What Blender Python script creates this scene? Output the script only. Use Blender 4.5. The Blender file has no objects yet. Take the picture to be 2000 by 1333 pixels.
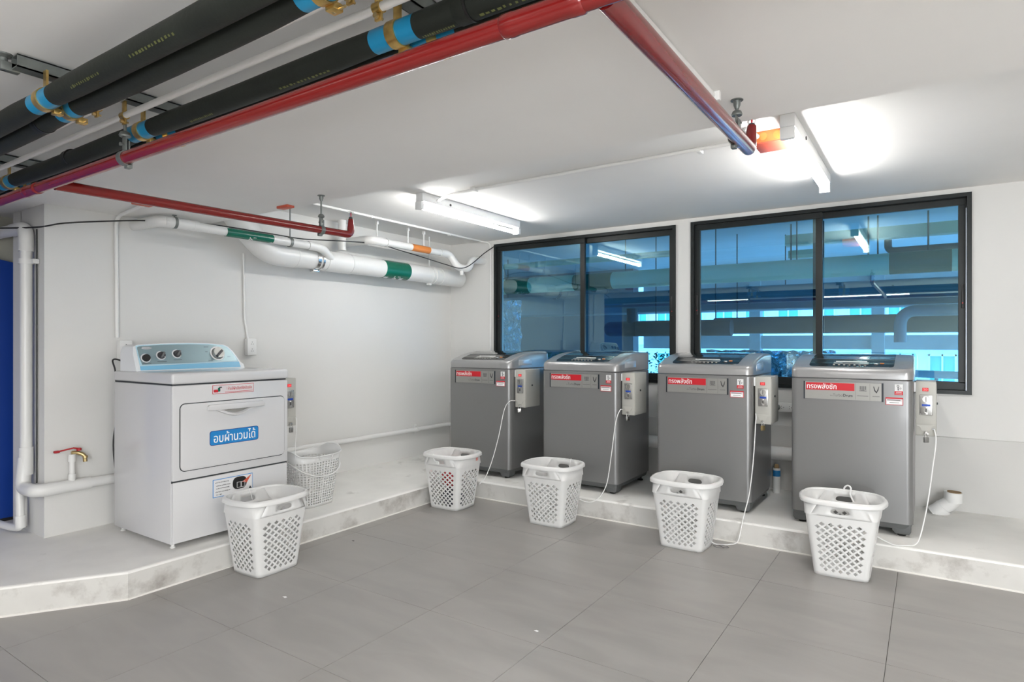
import bpy, bmesh, math, random
from mathutils import Vector, Matrix
random.seed(7)
SC = bpy.context.scene
COL = SC.collection
PI = math.pi

# ------------------------------------------------------------------ camera, world, lights
cam = bpy.data.cameras.new('camera')
camo = bpy.data.objects.new('camera', cam)
COL.objects.link(camo)
camo.location = (0, 0, 1.27)
camo.rotation_euler = (math.radians(90), 0, math.radians(33.9))
cam.sensor_width = 36
cam.lens = 1210 / 2000 * 36
cam.shift_y = 2.5 / 2000
cam.clip_start = 0.03
SC.camera = camo

w = bpy.data.worlds.new('world')
SC.world = w
w.use_nodes = True
w.node_tree.nodes['Background'].inputs[0].default_value = (0.90, 0.95, 1.0, 1)
w.node_tree.nodes['Background'].inputs[1].default_value = 5.0

SC.view_settings.view_transform = 'Standard'
SC.view_settings.look = 'None'
SC.view_settings.gamma = 1
SC.view_settings.use_curve_mapping = False
SC.view_settings.exposure = 0.76


def area(name, loc, sx, sy, power, color=(1, 1, 1), rot=(0, 0, 0)):
    l = bpy.data.lights.new(name, 'AREA')
    l.shape = 'RECTANGLE'
    l.size, l.size_y = sx, sy
    l.energy = power
    l.color = color
    o = bpy.data.objects.new(name, l)
    o.location = loc
    o.rotation_euler = rot
    COL.objects.link(o)
    return o


# added fill lamps under the slab, unseen behind and beside the camera
area('ceiling_light_rear', (-0.9, -1.3, 2.03), 1.3, 0.35, 36, (1, 0.97, 0.94))
area('ceiling_light_rear_left', (-3.3, -1.3, 2.03), 1.3, 0.35, 14, (1, 0.97, 0.94))
area('ceiling_light_right', (1.9, 0.3, 2.03), 0.35, 1.3, 135, (1, 0.97, 0.94))
# made-up daylight panel behind the camera, on the right, to fill the room
area('garage_opening_daylight', (2.70, -3.0, 1.03), 4.0, 1.95, 15, (1, 0.985, 0.96), (math.radians(90), 0, 0))
# added unseen panel facing up beyond it, throwing light up onto the slab
area('sunlit_ground_outside', (2.2, -5.2, 0.02), 6.0, 4.0, 370, (1, 0.98, 0.95), (math.radians(180), 0, 0))
# daylight over the service yard behind the windows
sun = bpy.data.lights.new('sun', 'SUN')
sun.energy = 2.2
sun.angle = 0.3
suno = bpy.data.objects.new('sun', sun)
suno.rotation_euler = (math.radians(-48), 0, math.radians(15))
COL.objects.link(suno)


# ------------------------------------------------------------------ materials
def mat(name, color, rough=0.5, metal=0.0, coat=0.0, bump=0.0, bscale=60, vary=0.0, vscale=3.0,
        emit=None, estr=0.0, spec=None, stain=None, stscale=2.0, stlo=0.55, sthi=0.75):
    m = bpy.data.materials.new(name)
    m.use_nodes = True
    nt = m.node_tree
    b = nt.nodes['Principled BSDF']
    b.inputs['Base Color'].default_value = (*color, 1)
    b.inputs['Roughness'].default_value = rough
    b.inputs['Metallic'].default_value = metal
    b.inputs['Coat Weight'].default_value = coat
    b.inputs['Coat Roughness'].default_value = 0.08
    if spec is not None:
        b.inputs['Specular IOR Level'].default_value = spec
    tc = None
    if bump or vary or stain:
        tc = nt.nodes.new('ShaderNodeTexCoord')
    src = None
    if vary:
        n = nt.nodes.new('ShaderNodeTexNoise')
        n.inputs['Scale'].default_value = vscale
        n.inputs['Detail'].default_value = 5
        nt.links.new(tc.outputs['Object'], n.inputs['Vector'])
        r = nt.nodes.new('ShaderNodeMapRange')
        r.inputs['From Min'].default_value = 0.3
        r.inputs['From Max'].default_value = 0.7
        r.inputs['To Min'].default_value = 1 - vary
        r.inputs['To Max'].default_value = 1 + vary
        nt.links.new(n.outputs['Fac'], r.inputs['Value'])
        mx = nt.nodes.new('ShaderNodeVectorMath')
        mx.operation = 'SCALE'
        mx.inputs[0].default_value = color
        nt.links.new(r.outputs['Result'], mx.inputs['Scale'])
        src = mx.outputs[0]
        nt.links.new(src, b.inputs['Base Color'])
    if stain:
        n = nt.nodes.new('ShaderNodeTexNoise')
        n.inputs['Scale'].default_value = stscale
        n.inputs['Detail'].default_value = 9
        n.inputs['Roughness'].default_value = 0.65
        nt.links.new(tc.outputs['Object'], n.inputs['Vector'])
        r = nt.nodes.new('ShaderNodeMapRange')
        r.inputs['From Min'].default_value = stlo
        r.inputs['From Max'].default_value = sthi
        nt.links.new(n.outputs['Fac'], r.inputs['Value'])
        mx = nt.nodes.new('ShaderNodeMix')
        mx.data_type = 'RGBA'
        nt.links.new(r.outputs['Result'], mx.inputs[0])
        if src:
            nt.links.new(src, mx.inputs[6])
        else:
            mx.inputs[6].default_value = (*color, 1)
        mx.inputs[7].default_value = (*stain, 1)
        nt.links.new(mx.outputs[2], b.inputs['Base Color'])
    if bump:
        n = nt.nodes.new('ShaderNodeTexNoise')
        n.inputs['Scale'].default_value = bscale
        n.inputs['Detail'].default_value = 3
        nt.links.new(tc.outputs['Object'], n.inputs['Vector'])
        bp = nt.nodes.new('ShaderNodeBump')
        bp.inputs['Strength'].default_value = bump
        bp.inputs['Distance'].default_value = 0.005
        nt.links.new(n.outputs['Fac'], bp.inputs['Height'])
        nt.links.new(bp.outputs[0], b.inputs['Normal'])
    if emit:
        b.inputs['Emission Color'].default_value = (*emit, 1)
        b.inputs['Emission Strength'].default_value = estr
    return m


M = {}
M['wall'] = mat('wall_paint', (0.67, 0.665, 0.645), 0.75, bump=0.08, bscale=35, vary=0.015, vscale=1.5)
M['wall_low'] = mat('wall_paint_lower', (0.56, 0.555, 0.535), 0.75, bump=0.10, bscale=30, vary=0.03, vscale=2.5)
M['ceil'] = mat('ceiling_paint', (0.83, 0.82, 0.80), 0.85, bump=0.06, bscale=25, vary=0.012)
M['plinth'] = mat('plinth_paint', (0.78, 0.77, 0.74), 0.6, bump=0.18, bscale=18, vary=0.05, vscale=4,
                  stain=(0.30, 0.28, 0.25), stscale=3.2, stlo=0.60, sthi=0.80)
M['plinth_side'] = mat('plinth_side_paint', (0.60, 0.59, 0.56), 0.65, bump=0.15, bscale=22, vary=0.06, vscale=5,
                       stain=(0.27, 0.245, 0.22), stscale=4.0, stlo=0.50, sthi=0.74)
M['grout'] = mat('grout', (0.13, 0.125, 0.12), 0.9)
M['caulk'] = mat('caulk', (0.72, 0.70, 0.66), 0.7)
M['pvc'] = mat('white_pvc', (0.72, 0.72, 0.705), 0.32, coat=0.1)
M['paintedpipe'] = mat('painted_pipe', (0.78, 0.78, 0.76), 0.5)
M['red'] = mat('red_gloss_paint', (0.20, 0.010, 0.009), 0.20, coat=0.3)
M['black_foam'] = mat('black_foam', (0.014, 0.017, 0.013), 0.62, spec=0.35, bump=0.12, bscale=90, vary=0.2, vscale=8)
M['foam_seam'] = mat('foam_seam', (0.008, 0.008, 0.008), 0.35)
M['foam_print'] = mat('foam_print', (0.11, 0.12, 0.035), 0.6)
M['bluepipe'] = mat('blue_pipe', (0.01, 0.23, 0.43), 0.35)
M['gold'] = mat('yellow_zinc', (0.62, 0.42, 0.14), 0.32, metal=0.9, vary=0.35, vscale=25)
M['galv'] = mat('galvanised', (0.20, 0.215, 0.205), 0.45, metal=0.6, vary=0.15, vscale=20)
M['darkmetal'] = mat('dark_metal', (0.06, 0.07, 0.07), 0.4, metal=0.6)
M['chrome'] = mat('chrome', (0.75, 0.75, 0.74), 0.18, metal=1.0)
M['brass'] = mat('brass', (0.52, 0.40, 0.20), 0.32, metal=0.9)
M['green'] = mat('green_band', (0.004, 0.12, 0.075), 0.25)
M['orange'] = mat('orange_band', (0.60, 0.20, 0.04), 0.3)
M['orangebox'] = mat('orange_box', (0.62, 0.16, 0.04), 0.5)
M['redbox'] = mat('red_box', (0.55, 0.10, 0.055), 0.55)
M['print_white'] = mat('white_print', (0.85, 0.85, 0.85), 0.5)
M['frame'] = mat('black_aluminium', (0.014, 0.017, 0.017), 0.38, metal=0.3)
M['track'] = mat('aluminium_track', (0.55, 0.6, 0.68), 0.3, metal=0.8)
M['rubber'] = mat('black_rubber', (0.012, 0.012, 0.012), 0.45)
M['washer'] = mat('washer_silver', (0.205, 0.205, 0.205), 0.33, metal=0.35, coat=0.25)
M['washer_top'] = mat('washer_top_silver', (0.30, 0.30, 0.30), 0.28, metal=0.35, coat=0.5)  # paler than the body: light falling on the top is put into the colour
M['washer_base'] = mat('washer_base_grey', (0.085, 0.09, 0.09), 0.5)
M['lid'] = mat('dark_glass_lid', (0.012, 0.017, 0.018), 0.07, coat=0.6)
M['lidpanel'] = mat('dark_control_panel', (0.014, 0.016, 0.016), 0.22, coat=0.3)
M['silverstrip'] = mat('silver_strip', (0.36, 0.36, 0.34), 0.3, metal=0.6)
M['lightstrip'] = mat('light_strip', (0.62, 0.64, 0.66), 0.25, metal=0.5)
M['darkbar'] = mat('dark_bar', (0.012, 0.018, 0.026), 0.4)
M['labelred'] = mat('label_red', (0.50, 0.008, 0.018), 0.4)
M['print_dark'] = mat('dark_print', (0.035, 0.035, 0.04), 0.5)
M['print_grey'] = mat('grey_print', (0.13, 0.13, 0.13), 0.5)
M['paper'] = mat('paper_sticker', (0.72, 0.72, 0.72), 0.5)
M['paper_pink'] = mat('paper_sticker_tinted', (0.66, 0.62, 0.63), 0.5)
M['dryer'] = mat('dryer_enamel', (0.62, 0.62, 0.625), 0.22, coat=0.35)
M['dryer_gap'] = mat('dryer_gap', (0.03, 0.035, 0.04), 0.6)
M['console_white'] = mat('console_white', (0.74, 0.76, 0.78), 0.3, coat=0.2)
M['console_face'] = mat('console_face', (0.27, 0.37, 0.40), 0.30, metal=0.45)
M['console_blue'] = mat('console_blue', (0.20, 0.50, 0.72), 0.35)
M['blue_label'] = mat('blue_label', (0.012, 0.22, 0.56), 0.35)
M['blue_edge'] = mat('blue_label_edge', (0.01, 0.06, 0.26), 0.4)
M['coinbox'] = mat('coin_box_enamel', (0.43, 0.425, 0.39), 0.42, bump=0.05, bscale=60)
M['led_back'] = mat('led_back', (0.10, 0.0, 0.0), 0.3, emit=(1, 0.01, 0.02), estr=0.35)
M['led'] = mat('led_digits', (0.6, 0.05, 0.05), 0.3, emit=(1, 0.12, 0.12), estr=0.9)
M['coinblue'] = mat('coin_blue', (0.01, 0.06, 0.40), 0.4)
M['steel'] = mat('brushed_steel', (0.42, 0.42, 0.41), 0.28, metal=0.9, vary=0.2, vscale=60)
M['black'] = mat('black_plastic', (0.01, 0.01, 0.01), 0.4)
M['basket'] = mat('basket_plastic', (0.68, 0.68, 0.67), 0.34)
M['basket'].node_tree.nodes['Principled BSDF'].inputs['Subsurface Weight'].default_value = 0.0
M['cord'] = mat('white_cord', (0.78, 0.78, 0.77), 0.45)
M['redcloth'] = mat('red_cloth', (0.45, 0.02, 0.03), 0.9, bump=0.3, bscale=40)
M['darkcloth'] = mat('dark_cloth', (0.03, 0.035, 0.06), 0.9, bump=0.3, bscale=40)
M['valvered'] = mat('valve_red', (0.42, 0.015, 0.02), 0.4)
M['door_blue'] = mat('blue_paint', (0.002, 0.04, 0.27), 0.45)
M['blue_tape'] = mat('blue_tape', (0.01, 0.17, 0.42), 0.5)
M['clay'] = mat('clay_plug', (0.28, 0.18, 0.09), 0.9, bump=0.4, bscale=60)
M['beige_wall'] = mat('beige_wall', (0.42, 0.41, 0.35), 0.8)
# yard
M['ext_ceil'] = mat('yard_ceiling_paint', (0.62, 0.66, 0.68), 0.8, vary=0.06, vscale=2)
M['ext_pale'] = mat('pale_pipe', (0.80, 0.82, 0.52), 0.4, vary=0.05)
M['ext_duct'] = mat('grey_duct', (0.24, 0.27, 0.29), 0.55, vary=0.12, vscale=3)
M['ext_dark'] = mat('dark_duct', (0.045, 0.055, 0.07), 0.5, vary=0.2, vscale=6)
M['ext_wall'] = mat('yard_wall', (0.16, 0.19, 0.22), 0.8)
M['ext_conc'] = mat('yard_concrete', (0.50, 0.52, 0.52), 0.8, vary=0.1)
M['foil'] = mat('crumpled_foil', (0.75, 0.78, 0.80), 0.22, metal=0.9, bump=1.0, bscale=14)
M['foil'].node_tree.nodes['Bump'].inputs['Distance'].default_value = 0.05
M['facade'] = mat('facade_white', (0.80, 0.80, 0.78), 0.8)
M['facade_glass'] = mat('facade_glass', (0.10, 0.42, 0.40), 0.2)
M['leaf'] = mat('leaf_green', (0.05, 0.16, 0.05), 0.6, vary=0.3, vscale=10)


def tube_mat():
    m = mat('lit_tube', (0.9, 0.9, 0.9), 0.4, emit=(1.0, 0.985, 0.96), estr=50.0)
    return m


M['tube'] = tube_mat()
M['lamp_body'] = mat('lamp_enamel', (0.80, 0.80, 0.79), 0.4)


def tile_mat():
    m = mat('floor_tile', (0.285, 0.275, 0.262), 0.30, vary=0.06, vscale=2.2)
    nt = m.node_tree
    b = nt.nodes['Principled BSDF']
    tc = nt.nodes.new('ShaderNodeNewGeometry')
    mp = nt.nodes.new('ShaderNodeMapping')
    mp.inputs['Scale'].default_value = (1.4, 5.0, 1)
    mp.inputs['Rotation'].default_value = (0, 0, 0.25)
    nt.links.new(tc.outputs['Position'], mp.inputs['Vector'])
    n = nt.nodes.new('ShaderNodeTexNoise')
    n.inputs['Scale'].default_value = 1.6
    n.inputs['Detail'].default_value = 7
    n.inputs['Distortion'].default_value = 0.6
    nt.links.new(mp.outputs[0], n.inputs['Vector'])
    r = nt.nodes.new('ShaderNodeMapRange')
    r.inputs['From Min'].default_value = 0.35
    r.inputs['From Max'].default_value = 0.65
    r.inputs['To Min'].default_value = 0.93
    r.inputs['To Max'].default_value = 1.07
    nt.links.new(n.outputs['Fac'], r.inputs['Value'])
    sc = nt.nodes.new('ShaderNodeVectorMath')
    sc.operation = 'SCALE'
    sc.inputs[0].default_value = (0.300, 0.288, 0.272)
    nt.links.new(r.outputs['Result'], sc.inputs['Scale'])
    nt.links.new(sc.outputs[0], b.inputs['Base Color'])
    r2 = nt.nodes.new('ShaderNodeMapRange')
    r2.inputs['To Min'].default_value = 0.26
    r2.inputs['To Max'].default_value = 0.46
    nt.links.new(n.outputs['Fac'], r2.inputs['Value'])
    nt.links.new(r2.outputs['Result'], b.inputs['Roughness'])
    return m


M['tile'] = tile_mat()


def glass_mat():
    m = bpy.data.materials.new('tinted_film_glass')
    m.use_nodes = True
    nt = m.node_tree
    nt.nodes.clear()
    out = nt.nodes.new('ShaderNodeOutputMaterial')
    tr = nt.nodes.new('ShaderNodeBsdfTransparent')
    tr.inputs[0].default_value = (0.12, 0.45, 0.86, 1)
    gl = nt.nodes.new('ShaderNodeBsdfGlossy')
    gl.inputs['Color'].default_value = (0.62, 0.92, 0.90, 1)
    gl.inputs['Roughness'].default_value = 0.015
    mx = nt.nodes.new('ShaderNodeMixShader')
    fr = nt.nodes.new('ShaderNodeFresnel')
    fr.inputs[0].default_value = 1.5
    mr = nt.nodes.new('ShaderNodeMapRange')
    mr.inputs['To Min'].default_value = 0.15
    mr.inputs['To Max'].default_value = 1.0
    nt.links.new(fr.outputs[0], mr.inputs['Value'])
    nt.links.new(mr.outputs['Result'], mx.inputs[0])
    nt.links.new(tr.outputs[0], mx.inputs[1])
    nt.links.new(gl.outputs[0], mx.inputs[2])
    nt.links.new(mx.outputs[0], out.inputs[0])
    return m


M['glass'] = glass_mat()


# ------------------------------------------------------------------ mesh helpers
class MB:
    def __init__(s):
        s.bm = bmesh.new()

    def box(s, x0, x1, y0, y1, z0, z1, bev=0.0, seg=2):
        t = bmesh.new()
        bmesh.ops.create_cube(t, size=1)
        for v in t.verts:
            v.co = Vector(((x0 + x1) / 2 + v.co.x * (x1 - x0), (y0 + y1) / 2 + v.co.y * (y1 - y0),
                           (z0 + z1) / 2 + v.co.z * (z1 - z0)))
        if bev:
            bmesh.ops.bevel(t, geom=t.edges[:], offset=bev, segments=seg, affect='EDGES', profile=0.5)
        s.merge(t)
        return s

    def merge(s, t, mtx=None):
        if mtx:
            t.transform(mtx)
        vm = [s.bm.verts.new(v.co) for v in t.verts]
        t.verts.index_update()
        for f in t.faces:
            try:
                s.bm.faces.new([vm[v.index] for v in f.verts])
            except ValueError:
                pass
        t.free()

    def prism(s, pts, d0, d1, axis='y', bev=0.0):
        """pts: outline in the two other axes (order xz for y, yz for x, xy for z)"""
        def mk(p, d):
            return {'y': (p[0], d, p[1]), 'x': (d, p[0], p[1]), 'z': (p[0], p[1], d)}[axis]
        t = bmesh.new()
        a = [t.verts.new(mk(p, d0)) for p in pts]
        b = [t.verts.new(mk(p, d1)) for p in pts]
        n = len(pts)
        t.faces.new(a)
        t.faces.new(b[::-1])
        for i in range(n):
            t.faces.new([a[i], b[i], b[(i + 1) % n], a[(i + 1) % n]])
        bmesh.ops.recalc_face_normals(t, faces=t.faces[:])
        if bev:
            es = [e for e in t.edges if (abs(e.verts[0].co[{'x': 0, 'y': 1, 'z': 2}[axis]] - e.verts[1].co[{'x': 0, 'y': 1, 'z': 2}[axis]]) < 1e-7)]
            bmesh.ops.bevel(t, geom=es, offset=bev, segments=2, affect='EDGES', profile=0.5)
        s.merge(t)
        return s

    def tube(s, pts, r, n=16, cap=True):
        pts = [Vector(p) for p in pts]
        rr = r if isinstance(r, (list, tuple)) else [r] * len(pts)
        rings = []
        up = None
        for i, p in enumerate(pts):
            a = (pts[i] - pts[i - 1]) if i else (pts[1] - pts[0])
            b = (pts[i + 1] - pts[i]) if i < len(pts) - 1 else a
            if a.length < 1e-9:
                a = b
            if b.length < 1e-9:
                b = a
            t = (a.normalized() + b.normalized())
            t = t.normalized() if t.length > 1e-6 else b.normalized()
            if up is None:
                up = Vector((0, 0, 1)) if abs(t.z) < 0.9 else Vector((1, 0, 0))
            u = (up - t * up.dot(t))
            u = u.normalized()
            up = u
            v = t.cross(u)
            # keep the tube round through mitred corners
            ca = max(0.35, math.sqrt(max(0.0, (1 + a.normalized().dot(b.normalized())) / 2)))
            k = rr[i]
            rings.append([s.bm.verts.new(p + (u * math.cos(2 * PI * j / n) + v * math.sin(2 * PI * j / n)) * k) for j in range(n)])
        for i in range(len(rings) - 1):
            for j in range(n):
                s.bm.faces.new([rings[i][j], rings[i][(j + 1) % n], rings[i + 1][(j + 1) % n], rings[i + 1][j]])
        if cap:
            s.bm.faces.new(rings[0][::-1])
            s.bm.faces.new(rings[-1])
        return s

    def lathe(s, prof, c=(0, 0, 0), axis='z', n=24):
        """prof: list of (radius, height)"""
        rings = []
        c = Vector(c)
        for (r, h) in prof:
            ring = []
            for j in range(n):
                a = 2 * PI * j / n
                x, y = r * math.cos(a), r * math.sin(a)
                p = {'z': (x, y, h), 'x': (h, x, y), 'y': (x, h, y)}[axis]
                ring.append(s.bm.verts.new(c + Vector(p)))
            rings.append(ring)
        for i in range(len(rings) - 1):
            for j in range(n):
                s.bm.faces.new([rings[i][j], rings[i][(j + 1) % n], rings[i + 1][(j + 1) % n], rings[i + 1][j]])
        s.bm.faces.new(rings[0][::-1])
        s.bm.faces.new(rings[-1])
        return s

    def quad(s, *ps):
        s.bm.faces.new([s.bm.verts.new(p) for p in ps])
        return s


def smooth_path(pts, br, seg=6):
    pts = [Vector(p) for p in pts]
    out = [pts[0]]
    for i in range(1, len(pts) - 1):
        a, b, c = pts[i - 1], pts[i], pts[i + 1]
        d1, d2 = (a - b), (c - b)
        k = min(br, d1.length * 0.49, d2.length * 0.49)
        p0, p1 = b + d1.normalized() * k, b + d2.normalized() * k
        for j in range(seg + 1):
            t = j / seg
            out.append(p0 * (1 - t) ** 2 + b * 2 * t * (1 - t) + p1 * t * t)
    out.append(pts[-1])
    return out


def spline(pts, n=8):
    P = [Vector(p) for p in pts]
    P = [P[0] * 2 - P[1]] + P + [P[-1] * 2 - P[-2]]
    out = []
    for i in range(1, len(P) - 2):
        for j in range(n):
            t = j / n
            a, b, c, d = P[i - 1], P[i], P[i + 1], P[i + 2]
            out.append(0.5 * ((2 * b) + (c - a) * t + (2 * a - 5 * b + 4 * c - d) * t * t + (3 * b - a - 3 * c + d) * t ** 3))
    out.append(P[-2])
    return out


def obj(name, mb, m, parent=None, smooth=True, recalc=True, loc=None):
    bm = mb.bm if isinstance(mb, MB) else mb
    if recalc:
        bmesh.ops.recalc_face_normals(bm, faces=bm.faces[:])
    me = bpy.data.meshes.new(name)
    bm.to_mesh(me)
    bm.free()
    if m:
        me.materials.append(M[m] if isinstance(m, str) else m)
    if smooth:
        for p in me.polygons:
            p.use_smooth = True
        try:
            me.set_sharp_from_angle(angle=math.radians(38))
        except Exception:
            pass
    o = bpy.data.objects.new(name, me)
    COL.objects.link(o)
    if parent:
        o.parent = parent
    if loc:
        o.location = loc
    return o


def thing(name, label, cat, loc=(0, 0, 0), rz=0, group=None):
    o = bpy.data.objects.new(name, None)
    COL.objects.link(o)
    o.location = loc
    o.rotation_euler = (0, 0, rz)
    o.empty_display_size = 0.1
    return tag(o, label, cat, group)


def tag(o, label, cat, group=None):
    o['label'] = label
    o['category'] = cat
    if group:
        o['group'] = group
    return o


def struct(name, mb, m, parent=None, smooth=False):
    o = obj(name, mb, m, parent, smooth=smooth)
    if not parent:
        o['kind'] = 'structure'
    return o


def copy_tree(o, parent=None):
    c = o.copy()
    COL.objects.link(c)
    c.parent = parent
    for ch in o.children:
        copy_tree(ch, c)
    return c


def text_bm(body, width, height=None, bold=0.0):
    """flat lettering in the xz plane, facing -y, centred on 0, fitted to width (and height)"""
    c = bpy.data.curves.new('lettering', 'FONT')
    c.body = body
    c.resolution_u = 3
    c.offset = bold
    o = bpy.data.objects.new('lettering', c)
    COL.objects.link(o)
    dg = bpy.context.evaluated_depsgraph_get()
    me = bpy.data.meshes.new_from_object(o.evaluated_get(dg))
    bpy.data.objects.remove(o)
    bpy.data.curves.remove(c)
    bm = bmesh.new()
    bm.from_mesh(me)
    bpy.data.meshes.remove(me)
    xs = [v.co.x for v in bm.verts]
    ys = [v.co.y for v in bm.verts]
    sx = width / (max(xs) - min(xs))
    sy = height / (max(ys) - min(ys)) if height else sx
    mx, my = (max(xs) + min(xs)) / 2, (max(ys) + min(ys)) / 2
    for v in bm.verts:
        v.co = Vector(((v.co.x - mx) * sx, 0, (v.co.y - my) * sy))
    return bm


def put_text(body, width, height, x, y, z, m, parent, name='lettering', bold=0.0, heavy=0.0):
    bm = text_bm(body, width, height, bold)
    if heavy:
        dup_ = bmesh.ops.duplicate(bm, geom=bm.verts[:] + bm.edges[:] + bm.faces[:])
        for g in dup_['geom']:
            if isinstance(g, bmesh.types.BMVert):
                g.co.x += heavy
                g.co.y -= 0.0001
    for v in bm.verts:
        v.co += Vector((x, y, z))
    return obj(name, bm, m, parent, smooth=False, recalc=False)


def plate(name, x0, x1, z0, z1, y, m, parent, t=0.0012, r=0.0):
    """thin plate facing -y with its front at y"""
    if r:
        pts = []
        for (cx, cz, a0) in ((x1 - r, z1 - r, 0), (x0 + r, z1 - r, 90), (x0 + r, z0 + r, 180), (x1 - r, z0 + r, 270)):
            for k in range(5):
                a = math.radians(a0 + k * 22.5)
                pts.append((cx + r * math.cos(a), cz + r * math.sin(a)))
        mb = MB().prism(pts, y, y + t, 'y')
    else:
        mb = MB().box(x0, x1, y, y + t, z0, z1)
    return obj(name, mb, m, parent, smooth=False)


# ------------------------------------------------------------------ room shell
WX, WY = -4.23, 5.12          # planes of the left wall and of the window wall
CZ, CN, CE = 2.305, 2.07, 2.33  # high ceiling, low slab, edge of the low slab
PZ = 0.14

fl = struct('floor', MB().box(-6.2, 4.85, -3.2, 5.4, -0.12, -0.004), 'grout')
TX, TY = 0.6065, 0.6315
X0, Y0 = -0.139 - 9 * TX, 2.849 - 9 * TY
tile_me = None
for i in range(17):
    for j in range(11):
        x0, y0 = X0 + i * TX, Y0 + j * TY
        if x0 > 4.6 or x0 + TX < -5.2 or y0 > 4.04:
            continue
        if (x0 + TX < -3.7 and y0 > 1.2) or y0 < -1.5:
            continue
        g = 0.0011
        yl = min(y0 + TY, 4.045)
        mb = MB().box(g, TX - g, g, yl - y0 - g, -0.004, 0.0)
        if yl - y0 < TY - 0.01:
            t = obj('tile', mb, 'tile', fl, smooth=False)
        elif tile_me is None:
            t = obj('tile', mb, 'tile', fl, smooth=False)
            tile_me = t.data
        else:
            mb.bm.free()
            t = bpy.data.objects.new('tile', tile_me)
            COL.objects.link(t)
            t.parent = fl
        t.location = (x0, y0, 0)

# raised plinth along both walls
pl = [(-4.9, -0.95), (-3.55, 1.05), (-3.27, 1.477), (-3.27, 4.04), (4.7, 4.04), (4.7, 5.3), (-5.6, 5.3), (-5.6, -0.95)]
mb = MB().prism(pl, -0.01, PZ, 'z', bev=0.012)
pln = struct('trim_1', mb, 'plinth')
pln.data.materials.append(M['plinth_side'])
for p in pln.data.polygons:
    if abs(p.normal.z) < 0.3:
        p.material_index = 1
# bead of caulk where plinth meets tiles
bead = MB()
cp = pl[:5]
for a, b in zip(cp[:-1], cp[1:]):
    a, b = Vector((*a, 0.003)), Vector((*b, 0.003))
    bead.tube([a, b], 0.0055, 6)
struct('trim_2', bead, 'caulk')

# window wall with two openings
W1 = (-3.655, -1.772, 0.92, 2.262)
W2 = (-1.642, 0.240, 0.92, 2.270)


def wall_y(name, x0, x1, y0, y1, z0, z1, holes, m):
    mb = MB()
    xs = sorted(set([x0, x1] + [h[0] for h in holes] + [h[1] for h in holes]))
    for a, b in zip(xs[:-1], xs[1:]):
        hh = [h for h in holes if h[0] <= a and h[1] >= b]
        if hh:
            mb.box(a, b, y0, y1, z0, hh[0][2])
            mb.box(a, b, y0, y1, hh[0][3], z1)
        else:
            mb.box(a, b, y0, y1, z0, z1)
    bmesh.ops.remove_doubles(mb.bm, verts=mb.bm.verts[:], dist=1e-5)
    return struct(name, mb, m)


wall_y('wall_back', -4.4, 4.8, WY + 0.005, WY + 0.16, 0.0, 2.6, [W1, W2], 'wall')
struct('trim_3', MB().box(-4.23, 4.7, WY - 0.016, WY + 0.01, PZ - 0.01, 0.63, 0.006), 'wall_low')
struct('wall_left', MB().box(WX - 0.35, WX, 1.46, 5.3, 0.0, 2.6), 'wall')
struct('wall_left.001', MB().box(-4.70, WX - 0.34, 1.46, 1.62, 0.0, 2.6), 'wall')
struct('wall_right', MB().box(4.7, 4.85, -3.2, 5.3, 0.0, 2.6), 'wall')
struct('wall_front', MB().box(-6.2, 0.68, -3.2, -3.05, 0.0, 2.6), 'wall')
struct('wall_left.002', MB().box(-5.75, -5.6, -3.2, 5.3, 0.0, 2.6), 'beige_wall')
cb = MB()
cb.box(-6.2, 4.85, -3.2, CE, CN, 2.62)
cb.box(-6.2, 4.85, CE - 0.01, 5.3, CZ, 2.62)
struct('ceiling', cb, 'ceil')
# blue door leaf in the recess at far left, sloping soffit above
struct('door_1', MB().prism([(-0.6, PZ + 0.02), (1.60, PZ + 0.02), (1.60, 1.76), (1.44, 1.79), (1.2, 1.93), (-0.6, 2.05)], -4.90, -4.84, 'x'), 'door_blue')
struct('door_1.001', MB().box(-4.98, -4.84, -0.6, 1.62, PZ - 0.01, PZ + 0.02), 'rubber')
struct('wall_left.003', MB().box(-5.0, -4.90, -0.8, 1.62, 0.0, 2.07), 'beige_wall')


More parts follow.
